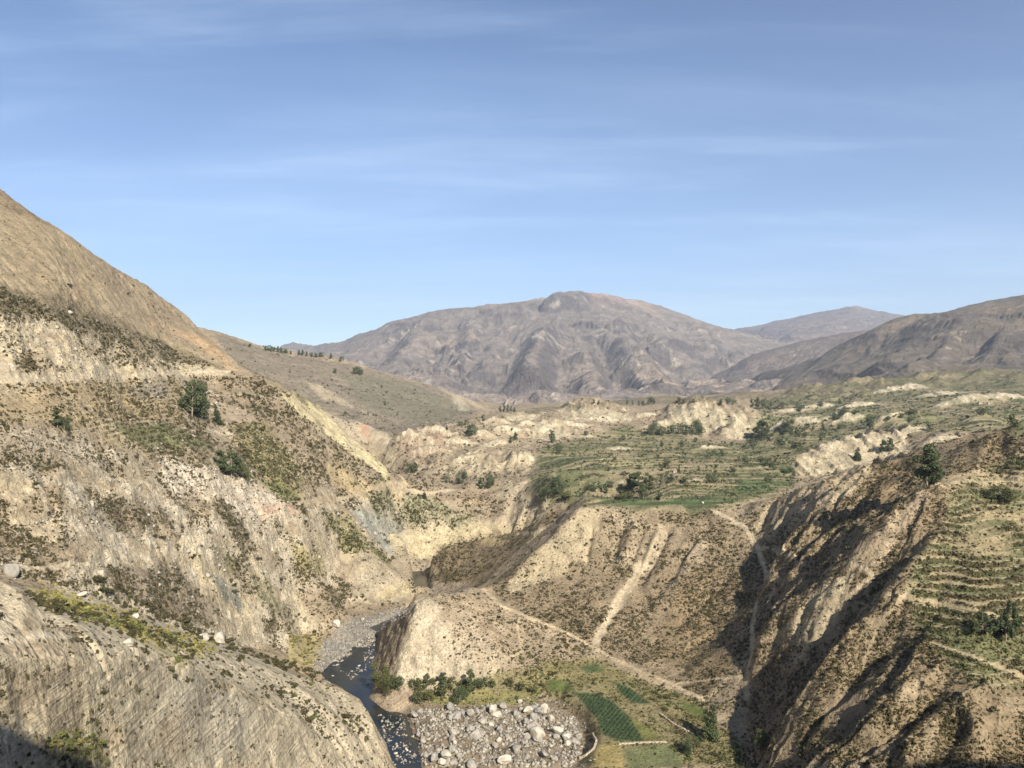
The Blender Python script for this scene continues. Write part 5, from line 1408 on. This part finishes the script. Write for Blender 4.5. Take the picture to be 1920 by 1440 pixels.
# low shrubs: the largest stand as objects, the rest are one mass of scrub
def shrub_proto(seed, mat, n=260):
    g = np.random.default_rng(seed)
    m = 6
    cs = np.stack([g.normal(size=m) * .30, g.normal(size=m) * .30, g.uniform(.18, .55, m)], 1)
    v, f, t = leaves(g, cs, g.uniform(.2, .36, m), n, .085, .8)
    v[:, 2] = np.maximum(v[:, 2], -.05)
    return leaf_mesh('shrub_leaves', v, f, t, mat)
SHR = {'dry': [shrub_proto(200 + i, M_SHR) for i in range(5)], 'yellow': [shrub_proto(220 + i, M_YSH) for i in range(3)], 'green': [shrub_proto(240 + i, M_GRS) for i in range(4)]}
SP_POLY = [(60,1105),(180,1090),(300,1150),(420,1210),(560,1270),(650,1320),(690,1360),(640,1380),(560,1345),(434,1285),(300,1225),(180,1215),(90,1150)]
def in_poly(x, y, P):
    c = False
    for (ax, ay), (bx, by) in zip(P, P[1:] + P[:1]):
        if (ay > y) != (by > y) and x < (bx - ax) * (y - ay) / (by - ay) + ax: c = not c
    return c
n_shrub = [0]
def shrub(px, py, dpx, kind, label, group, sq=.7):
    r = T.cast(px, py)
    if r is None or r[2] < -199.2: return
    d = dpx / 1536 * r[1]
    o = bpy.data.objects.new('shrub', random.choice(SHR[kind])); C.objects.link(o)
    o.location = (r[0], r[1], r[2] - .08 * d); o.scale = (d, d, d * sq); o.rotation_euler.z = random.uniform(0, 6.28)
    tagged(o, label, 'shrub', group); n_shrub[0] += 1
gs = np.random.default_rng(33)
def scatter(n, poly, lo, hi, kinds, label, group, prob=None):
    xs = [p[0] for p in poly]; ys = [p[1] for p in poly]; k = 0; tries = 0
    while k < n and tries < n * 60:
        tries += 1
        x = gs.uniform(min(xs), max(xs)); y = gs.uniform(min(ys), max(ys))
        if not in_poly(x, y, poly): continue
        if vn(x / 60, y / 60) < .38: continue
        shrub(x, y, lo + (hi - lo) * gs.uniform() ** 2, kinds[int(gs.integers(len(kinds)))], label, group); k += 1
def vn(x, y): return float(vnoise(np.array([x]), np.array([y]), 91)[0])
# two dark lines of bushes running down the back of the spur
for k in range(34):
    t = k / 33; px = 175 + t * 420 + gs.normal() * 7; py = 1092 + 175 * t + 12 * math.sin(t * 3.1) + gs.normal() * 5
    shrub(px, py, gs.uniform(12, 24), 'dry', 'dark brown bush in the upper line of bushes behind the near left rock face', 'upper bush line of the near spur')
for k in range(34):
    t = k / 33; px = 60 + t * 300 + gs.normal() * 6; py = 1125 + 88 * t + gs.normal() * 5
    shrub(px, py, gs.uniform(11, 22), 'dry' if gs.uniform() < .7 else 'green', 'dark bush in the lower line of bushes just above the near left rock face', 'lower bush line of the near spur')
scatter(64, SP_POLY, 6, 17, ('dry', 'dry', 'dry', 'green'), 'olive brown bush scattered over the pale back of the near left spur', 'bushes on the back of the near spur')
scatter(26, [(80,1120),(200,1140),(300,1190),(370,1235),(400,1260),(330,1215),(240,1180),(120,1150)], 8, 16, ('yellow', 'yellow', 'green'), 'yellow green bush in the strip between the two bush lines of the near spur', 'yellow bushes of the near spur')
scatter(18, [(90,1395),(130,1370),(180,1368),(215,1430),(100,1435)], 10, 22, ('green', 'green', 'yellow'), 'bright green bush in the hollow at the bottom of the near rock face', 'green bushes at the bottom left')
scatter(14, [(545,1192),(600,1188),(610,1210),(576,1250),(542,1240)], 7, 13, ('yellow',), 'yellow bush on the river flat beside the gravel bar', 'yellow bushes by the gravel bar')
scatter(48, [(0,940),(130,1000),(330,990),(480,1010),(560,1100),(420,1150),(250,1110),(0,1050)], 5, 12, ('dry',), 'small dark bush dotted over the middle of the left slope', 'bushes on the left slope')
scatter(22, [(940,1150),(1100,1210),(1250,1280),(1380,1330),(1300,1320),(1120,1240),(940,1240)], 5, 11, ('dry', 'green'), 'dark bush at the foot of the bluff near the footpath', 'bushes along the footpath')
scatter(30, [(960,1260),(1090,1250),(1240,1300),(1400,1400),(1390,1435),(1290,1430),(1260,1350),(1100,1290),(980,1290)], 6, 13, ('dry', 'green'), 'bush in the hedges between the small riverside fields', 'hedge bushes of the riverside fields')
print('shrubs', n_shrub[0], 'trees', n_tree[0])

def clumps(name, pts, sizes, tones, nleaf, mat, seed):
    """many low plants as one mass"""
    g = np.random.default_rng(seed); n = len(pts)
    c = np.repeat(pts, nleaf, 0); s = np.repeat(sizes, nleaf); N = n * nleaf
    d = g.normal(size=(N, 3)); d /= np.linalg.norm(d, axis=1)[:, None]; d[:, 2] = np.abs(d[:, 2])
    c = c + d * (s * g.uniform(.25, .5, N))[:, None]
    nr = d + g.normal(size=(N, 3)) * .6; nr /= np.linalg.norm(nr, axis=1)[:, None]
    t = np.cross(nr, g.normal(size=(N, 3))); t /= np.linalg.norm(t, axis=1)[:, None]; bt = np.cross(nr, t)
    q = (s * g.uniform(.18, .36, N))[:, None]
    v = np.stack([c - t * q - bt * q * .7, c + t * q - bt * q * .7, c + bt * q], 1).reshape(-1, 3)
    me = leaf_mesh(name, v, np.arange(N * 3).reshape(N, 3), np.repeat(np.repeat(tones, nleaf), 3), mat)
    o = bpy.data.objects.new(name, me); C.objects.link(o); o['kind'] = 'stuff'
    return o
def cast_many(px, py):
    """the ground under many survey marks at once"""
    u = np.array([ray(a, b_) for a, b_ in zip(px, py)])
    j = np.clip(np.round((u[:, 0] - T.u[0]) / T.du).astype(int), 0, T.shape[1] - 1)
    ok = np.zeros(len(u), bool); X_ = np.zeros((len(u), 3))
    order = np.argsort(j)
    last = -1
    for q in order:
        if j[q] != last:
            col = np.maximum.accumulate(T.Z[:, j[q]] / T.Y[:, j[q]]); last = j[q]
        k = int(np.searchsorted(col, u[q, 1]))
        if 0 < k < len(col):
            f = (u[q, 1] - col[k - 1]) / max(1e-9, col[k] - col[k - 1]); y = math.exp(T.s[k - 1] + f * T.ds)
            X_[q] = (u[q, 0] * y, y, u[q, 1] * y); ok[q] = True
    return X_, ok
N = 105000
px = gs.uniform(-240, 2200, N); py = 640 + (1450 - 640) * gs.uniform(0, 1, N) ** .9
pts, ok = cast_many(px, py)
vv = T.sample(VEG, pts[:, 0] / np.maximum(pts[:, 1], 1), np.log(np.maximum(pts[:, 1], 130)))
gv = T.sample(GRN, pts[:, 0] / np.maximum(pts[:, 1], 1), np.log(np.maximum(pts[:, 1], 130)))
keep = ok & (gs.uniform(0, 1, N) < vv * .85) & (pts[:, 2] > -198.6) & (pts[:, 1] < 1800)
pts, gv = pts[keep], gv[keep]
sz = np.clip(gs.lognormal(-.25, .62, len(pts)), .3, 3.2) * np.clip(pts[:, 1] / 600, .75, 1.9)
gm = gs.uniform(0, 1, len(pts)) < gv * .7
clumps('dry_scrub', pts[~gm], sz[~gm], gs.uniform(0, 1, (~gm).sum()), 9, M_SHR, 5)
clumps('green_scrub', pts[gm], sz[gm] * 1.15, gs.uniform(0, 1, gm.sum()), 9, M_BUS, 6)
print('scrub', len(pts))

N = 128000
px = gs.uniform(-240, 760, N); py = gs.uniform(520, 1445, N)
pts, ok = cast_many(px, py)
uu = pts[:, 0] / np.maximum(pts[:, 1], 1); ss = np.log(np.maximum(pts[:, 1], 130))
vv = T.sample(VEG, uu, ss); lf = T.sample(np.maximum(LEFT, UPC), uu, ss); gv = T.sample(GRN, uu, ss)
keep = ok & (lf > .4) & (gs.uniform(0, 1, N) < np.clip(vv * 1.5 - .12, 0, 1)) & (pts[:, 2] > -198.6)
pts = pts[keep]; gm = gs.uniform(0, 1, len(pts)) < gv[keep] * .5
sz = np.clip(gs.lognormal(.05, .5, len(pts)), .5, 3.0) * np.clip(pts[:, 1] / 480, .8, 1.7)
clumps('dry_scrub', pts[~gm], sz[~gm], gs.uniform(0, 1, (~gm).sum()), 9, M_SHR, 15)
clumps('green_scrub', pts[gm], sz[gm], gs.uniform(0, 1, gm.sum()), 9, M_BUS, 16)
print('left scrub', len(pts))
N = 152000
px = gs.uniform(560, 2200, N); py = gs.uniform(770, 1445, N)
pts, ok = cast_many(px, py)
uu = pts[:, 0] / np.maximum(pts[:, 1], 1); ss = np.log(np.maximum(pts[:, 1], 130))
vv = T.sample(VEG, uu, ss); bad = T.sample(np.maximum(PLAIN, np.maximum(LEFT, BEDM)), uu, ss); gv = T.sample(GRN, uu, ss); fl = T.sample(FLAT, uu, ss)
keep = ok & (bad < .4) & (gs.uniform(0, 1, N) < np.clip(vv * 1.25 - .10, 0, 1) * (1 - .35 * fl)) & (pts[:, 2] > -198.6) & (pts[:, 1] < 1500)
pts = pts[keep]; gm = gs.uniform(0, 1, len(pts)) < gv[keep] * .8
sz = np.clip(gs.lognormal(-.12, .5, len(pts)), .4, 2.8) * np.clip(pts[:, 1] / 480, .8, 1.9)
clumps('dry_scrub', pts[~gm], sz[~gm], gs.uniform(0, 1, (~gm).sum()), 8, M_SHR, 25)
clumps('green_scrub', pts[gm], sz[gm], gs.uniform(0, 1, gm.sum()), 8, M_BUS, 26)
print('right scrub', len(pts))
N = 9000
px = gs.uniform(-240, 900, N); py = gs.uniform(340, 800, N)
pts, ok = cast_many(px, py)
uu = pts[:, 0] / np.maximum(pts[:, 1], 1); ss = np.log(np.maximum(pts[:, 1], 130))
keep = ok & (T.sample(LEFT, uu, ss) < .4) & (gs.uniform(0, 1, N) < .08 + .9 * np.clip(T.sample(VEG, uu, ss) - .15, 0, 1))
pts = pts[keep]
clumps('dry_scrub', pts, gs.lognormal(.15, .45, len(pts)) * np.clip(pts[:, 1] / 700, .8, 2.2), gs.uniform(0, 1, len(pts)), 8, M_SHR, 27)
lp = []
for k in range(520):
    t = gs.uniform(); q = gs.uniform()
    if q < .45: lp.append((175 + t * 430 + gs.normal() * 11, 1092 + 178 * t + 12 * math.sin(t * 3.1) + gs.normal() * 8))
    elif q < .8: lp.append((55 + t * 320 + gs.normal() * 9, 1122 + 92 * t + gs.normal() * 8))
    else: lp.append((330 + t * 370 + gs.normal() * 9, 1222 + 150 * t + gs.normal() * 10))
pts, ok = cast_many([p[0] for p in lp], [p[1] for p in lp]); pts = pts[ok & (pts[:, 2] > -197)]
clumps('dry_scrub', pts, np.clip(gs.lognormal(.25, .5, len(pts)), .6, 3.0), gs.uniform(0, 1, len(pts)), 26, M_SHR, 41)
lp = [(70 + t * 330 + gs.normal() * 14, 1108 + 118 * t + gs.normal() * 9) for t in gs.uniform(0, 1, 420)]
pts, ok = cast_many([p[0] for p in lp], [p[1] for p in lp]); pts = pts[ok]
clumps('yellow_scrub', pts, np.clip(gs.lognormal(.1, .5, len(pts)), .5, 2.4), gs.uniform(0, 1, len(pts)), 20, M_YSH, 42)
# hedges and thickets along the banks of the plain
N = 76000
px = gs.uniform(960, 2200, N); py = gs.uniform(735, 945, N)
pts, ok = cast_many(px, py)
uu = pts[:, 0] / np.maximum(pts[:, 1], 1); ss = np.log(np.maximum(pts[:, 1], 130))
pl = T.sample(PLAIN, uu, ss); fr = T.sample(PF, uu, ss); nb = T.sample(nB + .6 * nD, uu, ss); md = T.sample(MND, uu, ss)
keep = ok & (pl > .6) & (md < .3) & (pts[:, 1] < 2600) & (((fr < .20) & (nb > -.25)) | ((nb > .30) & (gs.uniform(0, 1, N) < .5)))
pts = pts[keep]
keep = gs.uniform(0, 1, len(pts)) < .66
pts = pts[keep]
clumps('hedges', pts, gs.uniform(1.2, 3.6, len(pts)) * np.clip(pts[:, 1] / 1000, .7, 1.6), gs.uniform(0, 1, len(pts)), 10, M_EUC, 11)
print('hedges', len(pts))

# rows of crops in the two dark fields
cp = []
for poly in ([(1078,1301),(1120,1303),(1150,1318),(1180,1348),(1200,1377),(1203,1388),(1160,1386),(1132,1376),(1122,1350),(1097,1321)], [(1152,1281),(1177,1290),(1218,1319),(1190,1317),(1167,1301)]):
    Q = [T.cast(*p) for p in poly]; Q = [(q[0], q[1]) for q in Q if q]
    xs = [q[0] for q in Q]; ys = [q[1] for q in Q]
    a = math.radians(62); ca, sa = math.cos(a), math.sin(a)
    for r_ in np.arange(-90, 90, 2.3):
        for t_ in np.arange(-90, 90, .62):
            x = sum(xs) / len(xs) + ca * t_ - sa * r_ + gs.normal() * .08; y = sum(ys) / len(ys) + sa * t_ + ca * r_ + gs.normal() * .08
            if min(xs) < x < max(xs) and min(ys) < y < max(ys) and in_poly(x, y, Q) and gs.uniform() < .93: cp.append((x, y))
cp = np.array(cp); cz = T.height(cp[:, 0], cp[:, 1])
M_CRP = leaf_mat('crop_leaf', (.022, .040, .018, 1), (.040, .066, .028, 1), (.060, .085, .036, 1))
clumps('crop_rows', np.stack([cp[:, 0], cp[:, 1], cz], 1), gs.uniform(.9, 1.5, len(cp)), gs.uniform(0, 1, len(cp)), 6, M_CRP, 8)
# ------------------------------------------------------------------ boulders, gravel, walls, huts
M_ROCK, nt, bs = new_mat('boulder_rock'); b = NB(nt)
oi = nt.nodes.new('ShaderNodeObjectInfo'); O_ = b.pos()
c = b.mix(b.rng(b.noise(O_, .7, 6, .6)[0], .3, .7), (.20, .185, .16, 1), (.38, .35, .30, 1))
c = b.mix(b.math('MULTIPLY', oi.outputs['Random'], .55), c, (.20, .19, .175, 1))
c = b.mix(b.rng(b.noise(O_, .25, 4)[0], .55, .75, 0, .5), c, (.34, .25, .16, 1))
nt.links.new(c, bs.inputs['Base Color']); nt.links.new(b.bump(b.noise(O_, 2.2, 7, .65)[0], .8, .35), bs.inputs['Normal'])
M_WROCK, nt, bs = new_mat('pale_rock'); b = NB(nt); O_ = b.pos()
nt.links.new(b.mix(b.rng(b.noise(O_, .6, 6, .6)[0], .3, .7), (.34, .31, .25, 1), (.48, .44, .365, 1)), bs.inputs['Base Color']); nt.links.new(b.bump(b.noise(O_, 1.6, 7, .65)[0], .8, .4), bs.inputs['Normal'])
import bmesh
def boulder_mesh(seed, mat, sub=3):
    g = np.random.default_rng(seed)
    bm = bmesh.new(); bmesh.ops.create_icosphere(bm, subdivisions=sub, radius=.5)
    v = np.array([p.co for p in bm.verts])
    n = v / np.linalg.norm(v, axis=1)[:, None]
    for k in range(13):                      # flat broken faces
        d = g.normal(size=3); d /= np.linalg.norm(d); h = g.uniform(.25, .43)
        e = np.maximum(n @ d * np.linalg.norm(v, axis=1) - h, 0); v = v - e[:, None] * d * .97
    v += n * (fbm3(v[:, 0] * 3 + seed, v[:, 1] * 3, v[:, 2] * 3, 4, seed) * .09)[:, None]
    v *= g.uniform(.75, 1.15, 3)
    for p, q in zip(bm.verts, v): p.co = q
    me = bpy.data.meshes.new('boulder'); bm.to_mesh(me); bm.free()
    for p in me.polygons: p.use_smooth = True
    me.materials.append(mat); return me
BM = [boulder_mesh(300 + i, M_ROCK) for i in range(9)]; BW = [boulder_mesh(330 + i, M_WROCK) for i in range(6)]
n_b = [0]
def boulder(px, py, dpx, label, group=None, pale=False, sq=None, sink=.2, water=False):
    r = T.cast(px, py)
    if r is None: return
    x, y, z = r
    if z < WATER_Z or water:
        u, w = ray(px, py); y = WATER_Z / w; x = u * y; z = WATER_Z; sink = .28
    d = dpx / 1536 * y
    o = bpy.data.objects.new('boulder', random.choice(BW if pale else BM)); C.objects.link(o)
    h = d * (sq or random.uniform(.65, .95))
    o.location = (x, y, z + h * (.5 - sink)); o.scale = (d, d * random.uniform(.8, 1.1), h); o.rotation_euler = (random.uniform(-.3, .3), random.uniform(-.3, .3), random.uniform(0, 6.28))
    tagged(o, label, 'boulder', group); n_b[0] += 1
for px, py, d, lb in ((1008,1386,40,'largest pale angular boulder at the right side of the boulder bed'), (1045,1374,24,'pale boulder on the upper right of the largest angular boulder'), (1062,1384,22,'pale boulder at the right rim of the boulder bed'), (967,1408,24,'round boulder with a shadow beside the brown bank of the boulder bed'),
        (946,1432,27,'white boulder near the bottom middle of the boulder bed'), (892,1384,28,'dark sided boulder in the middle of the boulder bed'), (836,1420,26,'long pale boulder near the bottom left of the boulder bed'), (855,1348,24,'grey rounded boulder in the upper part of the boulder bed'),
        (927,1328,14,'white boulder on the green strip above the boulder bed'), (943,1330,20,'tall grey boulder on the green strip above the boulder bed'), (975,1318,11,'upright white stone alone on the green strip'), (885,1440,26,'big boulder cut by the bottom edge of the view'),
        (1020,1420,22,'boulder below the largest angular boulder, at the dark bank'), (850,1378,22,'boulder left of the dark sided boulder in the boulder bed')):
    boulder(px, py, d, lb, pale=('white' in lb or 'pale' in lb))
boulder(383, 1200, 26, 'left one of the two pale blocks on the back of the near spur', pale=True); boulder(413, 1206, 34, 'right and larger one of the two pale blocks on the back of the near spur', pale=True, sq=.8)
boulder(632, 1175, 19, 'lone pale boulder beside the gravel bar', pale=True); boulder(243, 1211, 30, 'rounded pale boulder at the lip of the near rock face', pale=True, sq=.6)
boulder(680, 1163, 9, 'small pale boulder at the top of the gravel bar', pale=True); boulder(150, 1118, 30, 'flat pale outcrop block between the bush lines of the near spur', pale=True, sq=.4)
boulder(18, 1078, 40, 'grey boulder hanging at the left edge above the pale path', sq=.8)
boulder(1317, 945, 8, 'tiny white thing on the edge of the green field above the bluff', pale=True)  # boulder mesh standing in for an unidentified white thing
boulder(255, 1160, 18, 'pale boulder among the yellow bushes of the near spur', pale=True)
BED = [(768,1338),(830,1326),(880,1330),(930,1318),(970,1330),(1000,1318),(1045,1330),(1085,1352),(1092,1400),(1075,1438),(795,1438),(790,1400),(778,1370)]
k = 0
while k < 236:
    x = gs.uniform(768, 1085); y = gs.uniform(1330, 1440)
    if not in_poly(x, y, BED) or vn(x / 26, y / 15) < gs.uniform(.2, .55) or (in_poly(x, y, [(930,1395),(1010,1392),(1070,1420),(1060,1438),(960,1438)]) and gs.uniform() < .8): continue
    boulder(x, y, 4 + 20 * gs.uniform() ** 3.2, 'boulder in the jumbled bed of pale and grey boulders beside the river', 'boulders of the boulder bed', pale=gs.uniform() < .16); k += 1
for k in range(40):
    if k < 22:
        x = gs.uniform(618, 704); y = gs.uniform(1185, 1270)
    else:
        t = gs.uniform(); x = 705 + 62 * t + gs.normal() * 12; y = 1330 + 110 * t
    u, w = ray(x, y); yy = WATER_Z / w
    r = T.cast(x, y)
    if r is None or abs(r[1] - yy) > 22 or T.height(u * yy, yy) > WATER_Z + .25: continue
    boulder(x, y, gs.uniform(3, 9), 'pale stone standing in the dark river', 'stones in the river', pale=gs.uniform() < .6, water=True, sq=.5)
print('boulders', n_b[0])
# gravel: one mass of small stones on the bars and in the boulder bed
def stones(name, pts, sizes, mat, seed):
    g = np.random.default_rng(seed); n = len(pts)
    base = np.array([(1, 0, 0), (-1, 0, 0), (0, 1, 0), (0, -1, 0), (0, 0, .8), (0, 0, -.8)]) * .5
    fc = np.array([(0, 2, 4), (2, 1, 4), (1, 3, 4), (3, 0, 4), (2, 0, 5), (1, 2, 5), (3, 1, 5), (0, 3, 5)])
    a = g.uniform(0, 6.28, n); ca, sa = np.cos(a), np.sin(a)
    v = np.repeat(base[None], n, 0) * g.uniform(.6, 1.4, (n, 6, 1)) * sizes[:, None, None]
    x = v[..., 0] * ca[:, None] - v[..., 1] * sa[:, None]; y = v[..., 0] * sa[:, None] + v[..., 1] * ca[:, None]
    v = np.stack([x, y, v[..., 2]], -1) + pts[:, None]
    f = fc[None] + (np.arange(n) * 6)[:, None, None]
    me = leaf_mesh(name, v.reshape(-1, 3), f.reshape(-1, 3), np.repeat(g.uniform(0, 1, n), 6), mat)
    o = bpy.data.objects.new(name, me); C.objects.link(o); o['kind'] = 'stuff'; return o
M_GRV, nt, bs = new_mat('gravel_stone'); b = NB(nt)
nt.links.new(b.mix(b.attr('tone').outputs['Fac'], (.09, .078, .062, 1), (.34, .31, .255, 1)), bs.inputs['Base Color'])
def stone_field(name, poly, n, lo, hi, seed, zmin=-200.2, zset=None):
    xs = [p[0] for p in poly]; ys = [p[1] for p in poly]; P1, P2 = [], []
    while len(P1) < n:
        x = gs.uniform(min(xs), max(xs)); y = gs.uniform(min(ys), max(ys))
        if in_poly(x, y, poly) and vn(x / 22 + seed, y / 13) + .5 * vn(x / 8, y / 5 + seed) > gs.uniform(.35, .85): P1.append(x); P2.append(y)
    p, ok_ = cast_many(P1, P2); p = p[ok_ & (p[:, 2] > zmin)]
    if zset is not None: p[:, 2] = zset
    stones(name, p, lo + (hi - lo) * gs.uniform(0, 1, len(p)) ** 3, M_GRV, seed)
stone_field('gravel', BED, 5600, .3, 3.4, 3)
stone_field('gravel', [(588,1268),(592,1222),(640,1168),(760,1136),(772,1148),(708,1186),(690,1210),(640,1262),(610,1285)], 5200, .3, 1.9, 4)
stone_field('gravel', [(618,1240),(650,1212),(700,1186),(709,1196),(694,1214),(668,1222),(640,1246)], 900, .4, 2.8, 8, zmin=-202, zset=-199.55)
stone_field('gravel', [(690,1200),(704,1194),(700,1250),(690,1290),(680,1240)], 130, .4, 2.2, 18, zmin=-202, zset=-199.55)
stone_field('gravel', [(712,1345),(756,1342),(764,1380),(786,1436),(750,1438),(720,1390)], 220, .4, 2.4, 19, zmin=-202, zset=-199.55)
stone_field('gravel', [(640,1262),(672,1250),(680,1262),(660,1280)], 60, .4, 2.2, 9, zmin=-202, zset=-199.55)
stone_field('gravel', [(690,1340),(740,1330),(790,1400),(795,1438),(740,1438)], 500, .4, 1.6, 6, zmin=-200.6)
M_RUB, nt, bs = new_mat('rubble_stone'); b = NB(nt)
nt.links.new(b.mix(b.attr('tone').outputs['Fac'], (.20, .178, .14, 1), (.36, .33, .27, 1)), bs.inputs['Base Color'])
N = 50000
px = gs.uniform(-240, 800, N); py = gs.uniform(560, 1445, N)
pts, ok = cast_many(px, py)
uu = pts[:, 0] / np.maximum(pts[:, 1], 1); ss = np.log(np.maximum(pts[:, 1], 130))
w_ = T.sample(np.clip(LEFT * (.10 + OUT + ROCK * .25 + .6 * sstep(.02, .3, nD)) + .5 * WHC + .35 * UPC * ROCK, 0, 1), uu, ss)
keep = ok & (gs.uniform(0, 1, N) < w_ * .24) & (pts[:, 2] > -198.4)
pts = pts[keep]
stones('rubble', pts, np.clip(gs.lognormal(.0, .55, len(pts)), .45, 4.5) * np.clip(pts[:, 1] / 480, .7, 1.5), M_RUB, 12)
print('rubble', len(pts))
stone_field('gravel', [(758,1334),(830,1316),(960,1308),(1060,1310),(1100,1350),(1108,1400),(1120,1439),(788,1439)], 1100, .3, 2.6, 13)
# dry stone wall at the corner of the lowest field
M_WALL, nt, bs = new_mat('dry_stone'); b = NB(nt); O_ = b.pos()
d_, c_ = b.voro(O_, 1.3); cs_ = nt.nodes.new('ShaderNodeSeparateColor'); nt.links.new(c_, cs_.inputs[0])
nt.links.new(b.mix(cs_.outputs[0], (.26, .22, .16, 1), (.46, .40, .30, 1)), bs.inputs['Base Color']); nt.links.new(b.bump(b.rng(d_, .1, .5, 1, 0), 1.0, .25), bs.inputs['Normal'])
def stone_wall(marks, h, t, label, group=None):
    P = [T.cast(*m) for m in marks]; P = [p for p in P if p]
    pts = []
    for a, c in zip(P[:-1], P[1:]):
        n = max(2, int(math.dist(a[:2], c[:2]) / 1.2))
        for i in range(n): pts.append((a[0] + (c[0] - a[0]) * i / n, a[1] + (c[1] - a[1]) * i / n))
    pts.append(P[-1][:2])
    V, F = [], []
    for i, (x, y) in enumerate(pts):
        a = pts[max(0, i - 1)]; c = pts[min(len(pts) - 1, i + 1)]
        dx, dy = c[0] - a[0], c[1] - a[1]; L_ = math.hypot(dx, dy) or 1; nx, ny = -dy / L_, dx / L_
        z = float(T.height(x, y)); hh = h * random.uniform(.75, 1.15); j = random.uniform(-.15, .15)
        for s_, zz_ in ((-.5, -.6), (-.4, hh), (.4, hh * random.uniform(.92, 1.05)), (.5, -.6)): V.append((x + nx * (t * s_ + j), y + ny * (t * s_ + j), z + zz_))
        if i:
            o = len(V) - 8
            for k in range(3): F.append((o + k, o + k + 1, o + 5 + k, o + 4 + k))
    F.append((0, 1, 2, 3)); o = len(V) - 4; F.append((o + 3, o + 2, o + 1, o))
    me = tri_mesh('stone_wall', V, F, M_WALL); o = bpy.data.objects.new('stone_wall', me); C.objects.link(o); tagged(o, label, 'wall', group)
stone_wall([(1112,1378),(1119,1392),(1114,1406),(1098,1418),(1086,1424)], 1.4, 1.0, 'curved pale dry stone wall between the boulder bed and the lowest fields')
stone_wall([(1160,1396),(1205,1393),(1250,1392)], .8, .9, 'low dry stone wall along the top of the pale green field')
stone_wall([(1235,1338),(1262,1358),(1300,1378)], .9, .9, 'low dry stone wall running down between the two strips of small fields')
# small huts on the plain
M_ADB, nt, bs = new_mat('adobe'); b = NB(nt); O_ = b.pos()
nt.links.new(b.mix(b.noise(O_, .8, 5)[0], (.36, .30, .22, 1), (.52, .46, .36, 1)), bs.inputs['Base Color'])
M_ROOF, nt, bs = new_mat('thatch'); b = NB(nt); O_ = b.pos()
nt.links.new(b.mix(b.noise(O_, 1.5, 5)[0], (.16, .12, .08, 1), (.28, .22, .15, 1)), bs.inputs['Base Color'])
M_DARK, nt, bs = new_mat('dark_opening'); bs.inputs['Base Color'].default_value = (.03, .026, .022, 1)
def hut(px, py, wpx, label, rz=0.0):
    r = T.cast(px, py)
    if r is None: return
    w = wpx / 1536 * r[1]; d = w * .55; h = w * .34; rf = w * .2
    e = bpy.data.objects.new('hut', None); C.objects.link(e); e.location = (r[0], r[1], r[2] - .2); e.rotation_euler.z = rz
    tagged(e, label, 'hut')
    a, c = w / 2, d / 2
    V = [(-a, -c, -1), (a, -c, -1), (a, c, -1), (-a, c, -1), (-a, -c, h), (a, -c, h), (a, c, h), (-a, c, h), (-a, 0, h + rf * .94), (a, 0, h + rf * .94)]
    F = [(0, 1, 5, 4), (1, 2, 6, 9, 5), (2, 3, 7, 6), (3, 0, 4, 8, 7)]
    o = bpy.data.objects.new('wall', tri_mesh('hut_wall', V, F, M_ADB)); C.objects.link(o); o.parent = e
    k = w * .05; V = []
    for s_ in (-1, 1):
        x = s_ * (a + k)
        V += [(x, -c - k, h - k * .6), (x, 0, h + rf + .05), (x, c + k, h - k * .6), (x, -c - k, h - k * .6 + .25), (x, 0, h + rf + .35), (x, c + k, h - k * .6 + .25)]
    F = [(3, 9, 10, 4), (4, 10, 11, 5), (0, 1, 7, 6), (1, 2, 8, 7), (0, 3, 4, 1), (1, 4, 5, 2), (6, 7, 10, 9), (7, 8, 11, 10), (0, 6, 9, 3), (2, 5, 11, 8)]
    o = bpy.data.objects.new('roof', tri_mesh('hut_roof', V, F, M_ROOF)); C.objects.link(o); o.parent = e
    for nm, x0, x1, z0, z1 in (('door', -.08, .08, -.1, .62), ('window', .24, .38, .3, .62)):
        V = [(x0 * w, -c - .06, z0 * h), (x1 * w, -c - .06, z0 * h), (x1 * w, -c - .06, z1 * h), (x0 * w, -c - .06, z1 * h), (x0 * w, -c + .1, z0 * h), (x1 * w, -c + .1, z0 * h), (x1 * w, -c + .1, z1 * h), (x0 * w, -c + .1, z1 * h)]
        F = [(0, 1, 2, 3), (0, 4, 5, 1), (1, 5, 6, 2), (2, 6, 7, 3), (3, 7, 4, 0)]
        o = bpy.data.objects.new(nm, tri_mesh('hut_' + nm, V, F, M_DARK)); C.objects.link(o); o.parent = e
hut(1266, 886, 9, 'small pale hut beside the dark column shaped tree on the plain', .2)

hut(1838, 757, 7, 'left one of the two tiny huts near the right edge of the plain', .1); hut(1856, 758, 8, 'right one of the two tiny huts near the right edge of the plain', -.1)
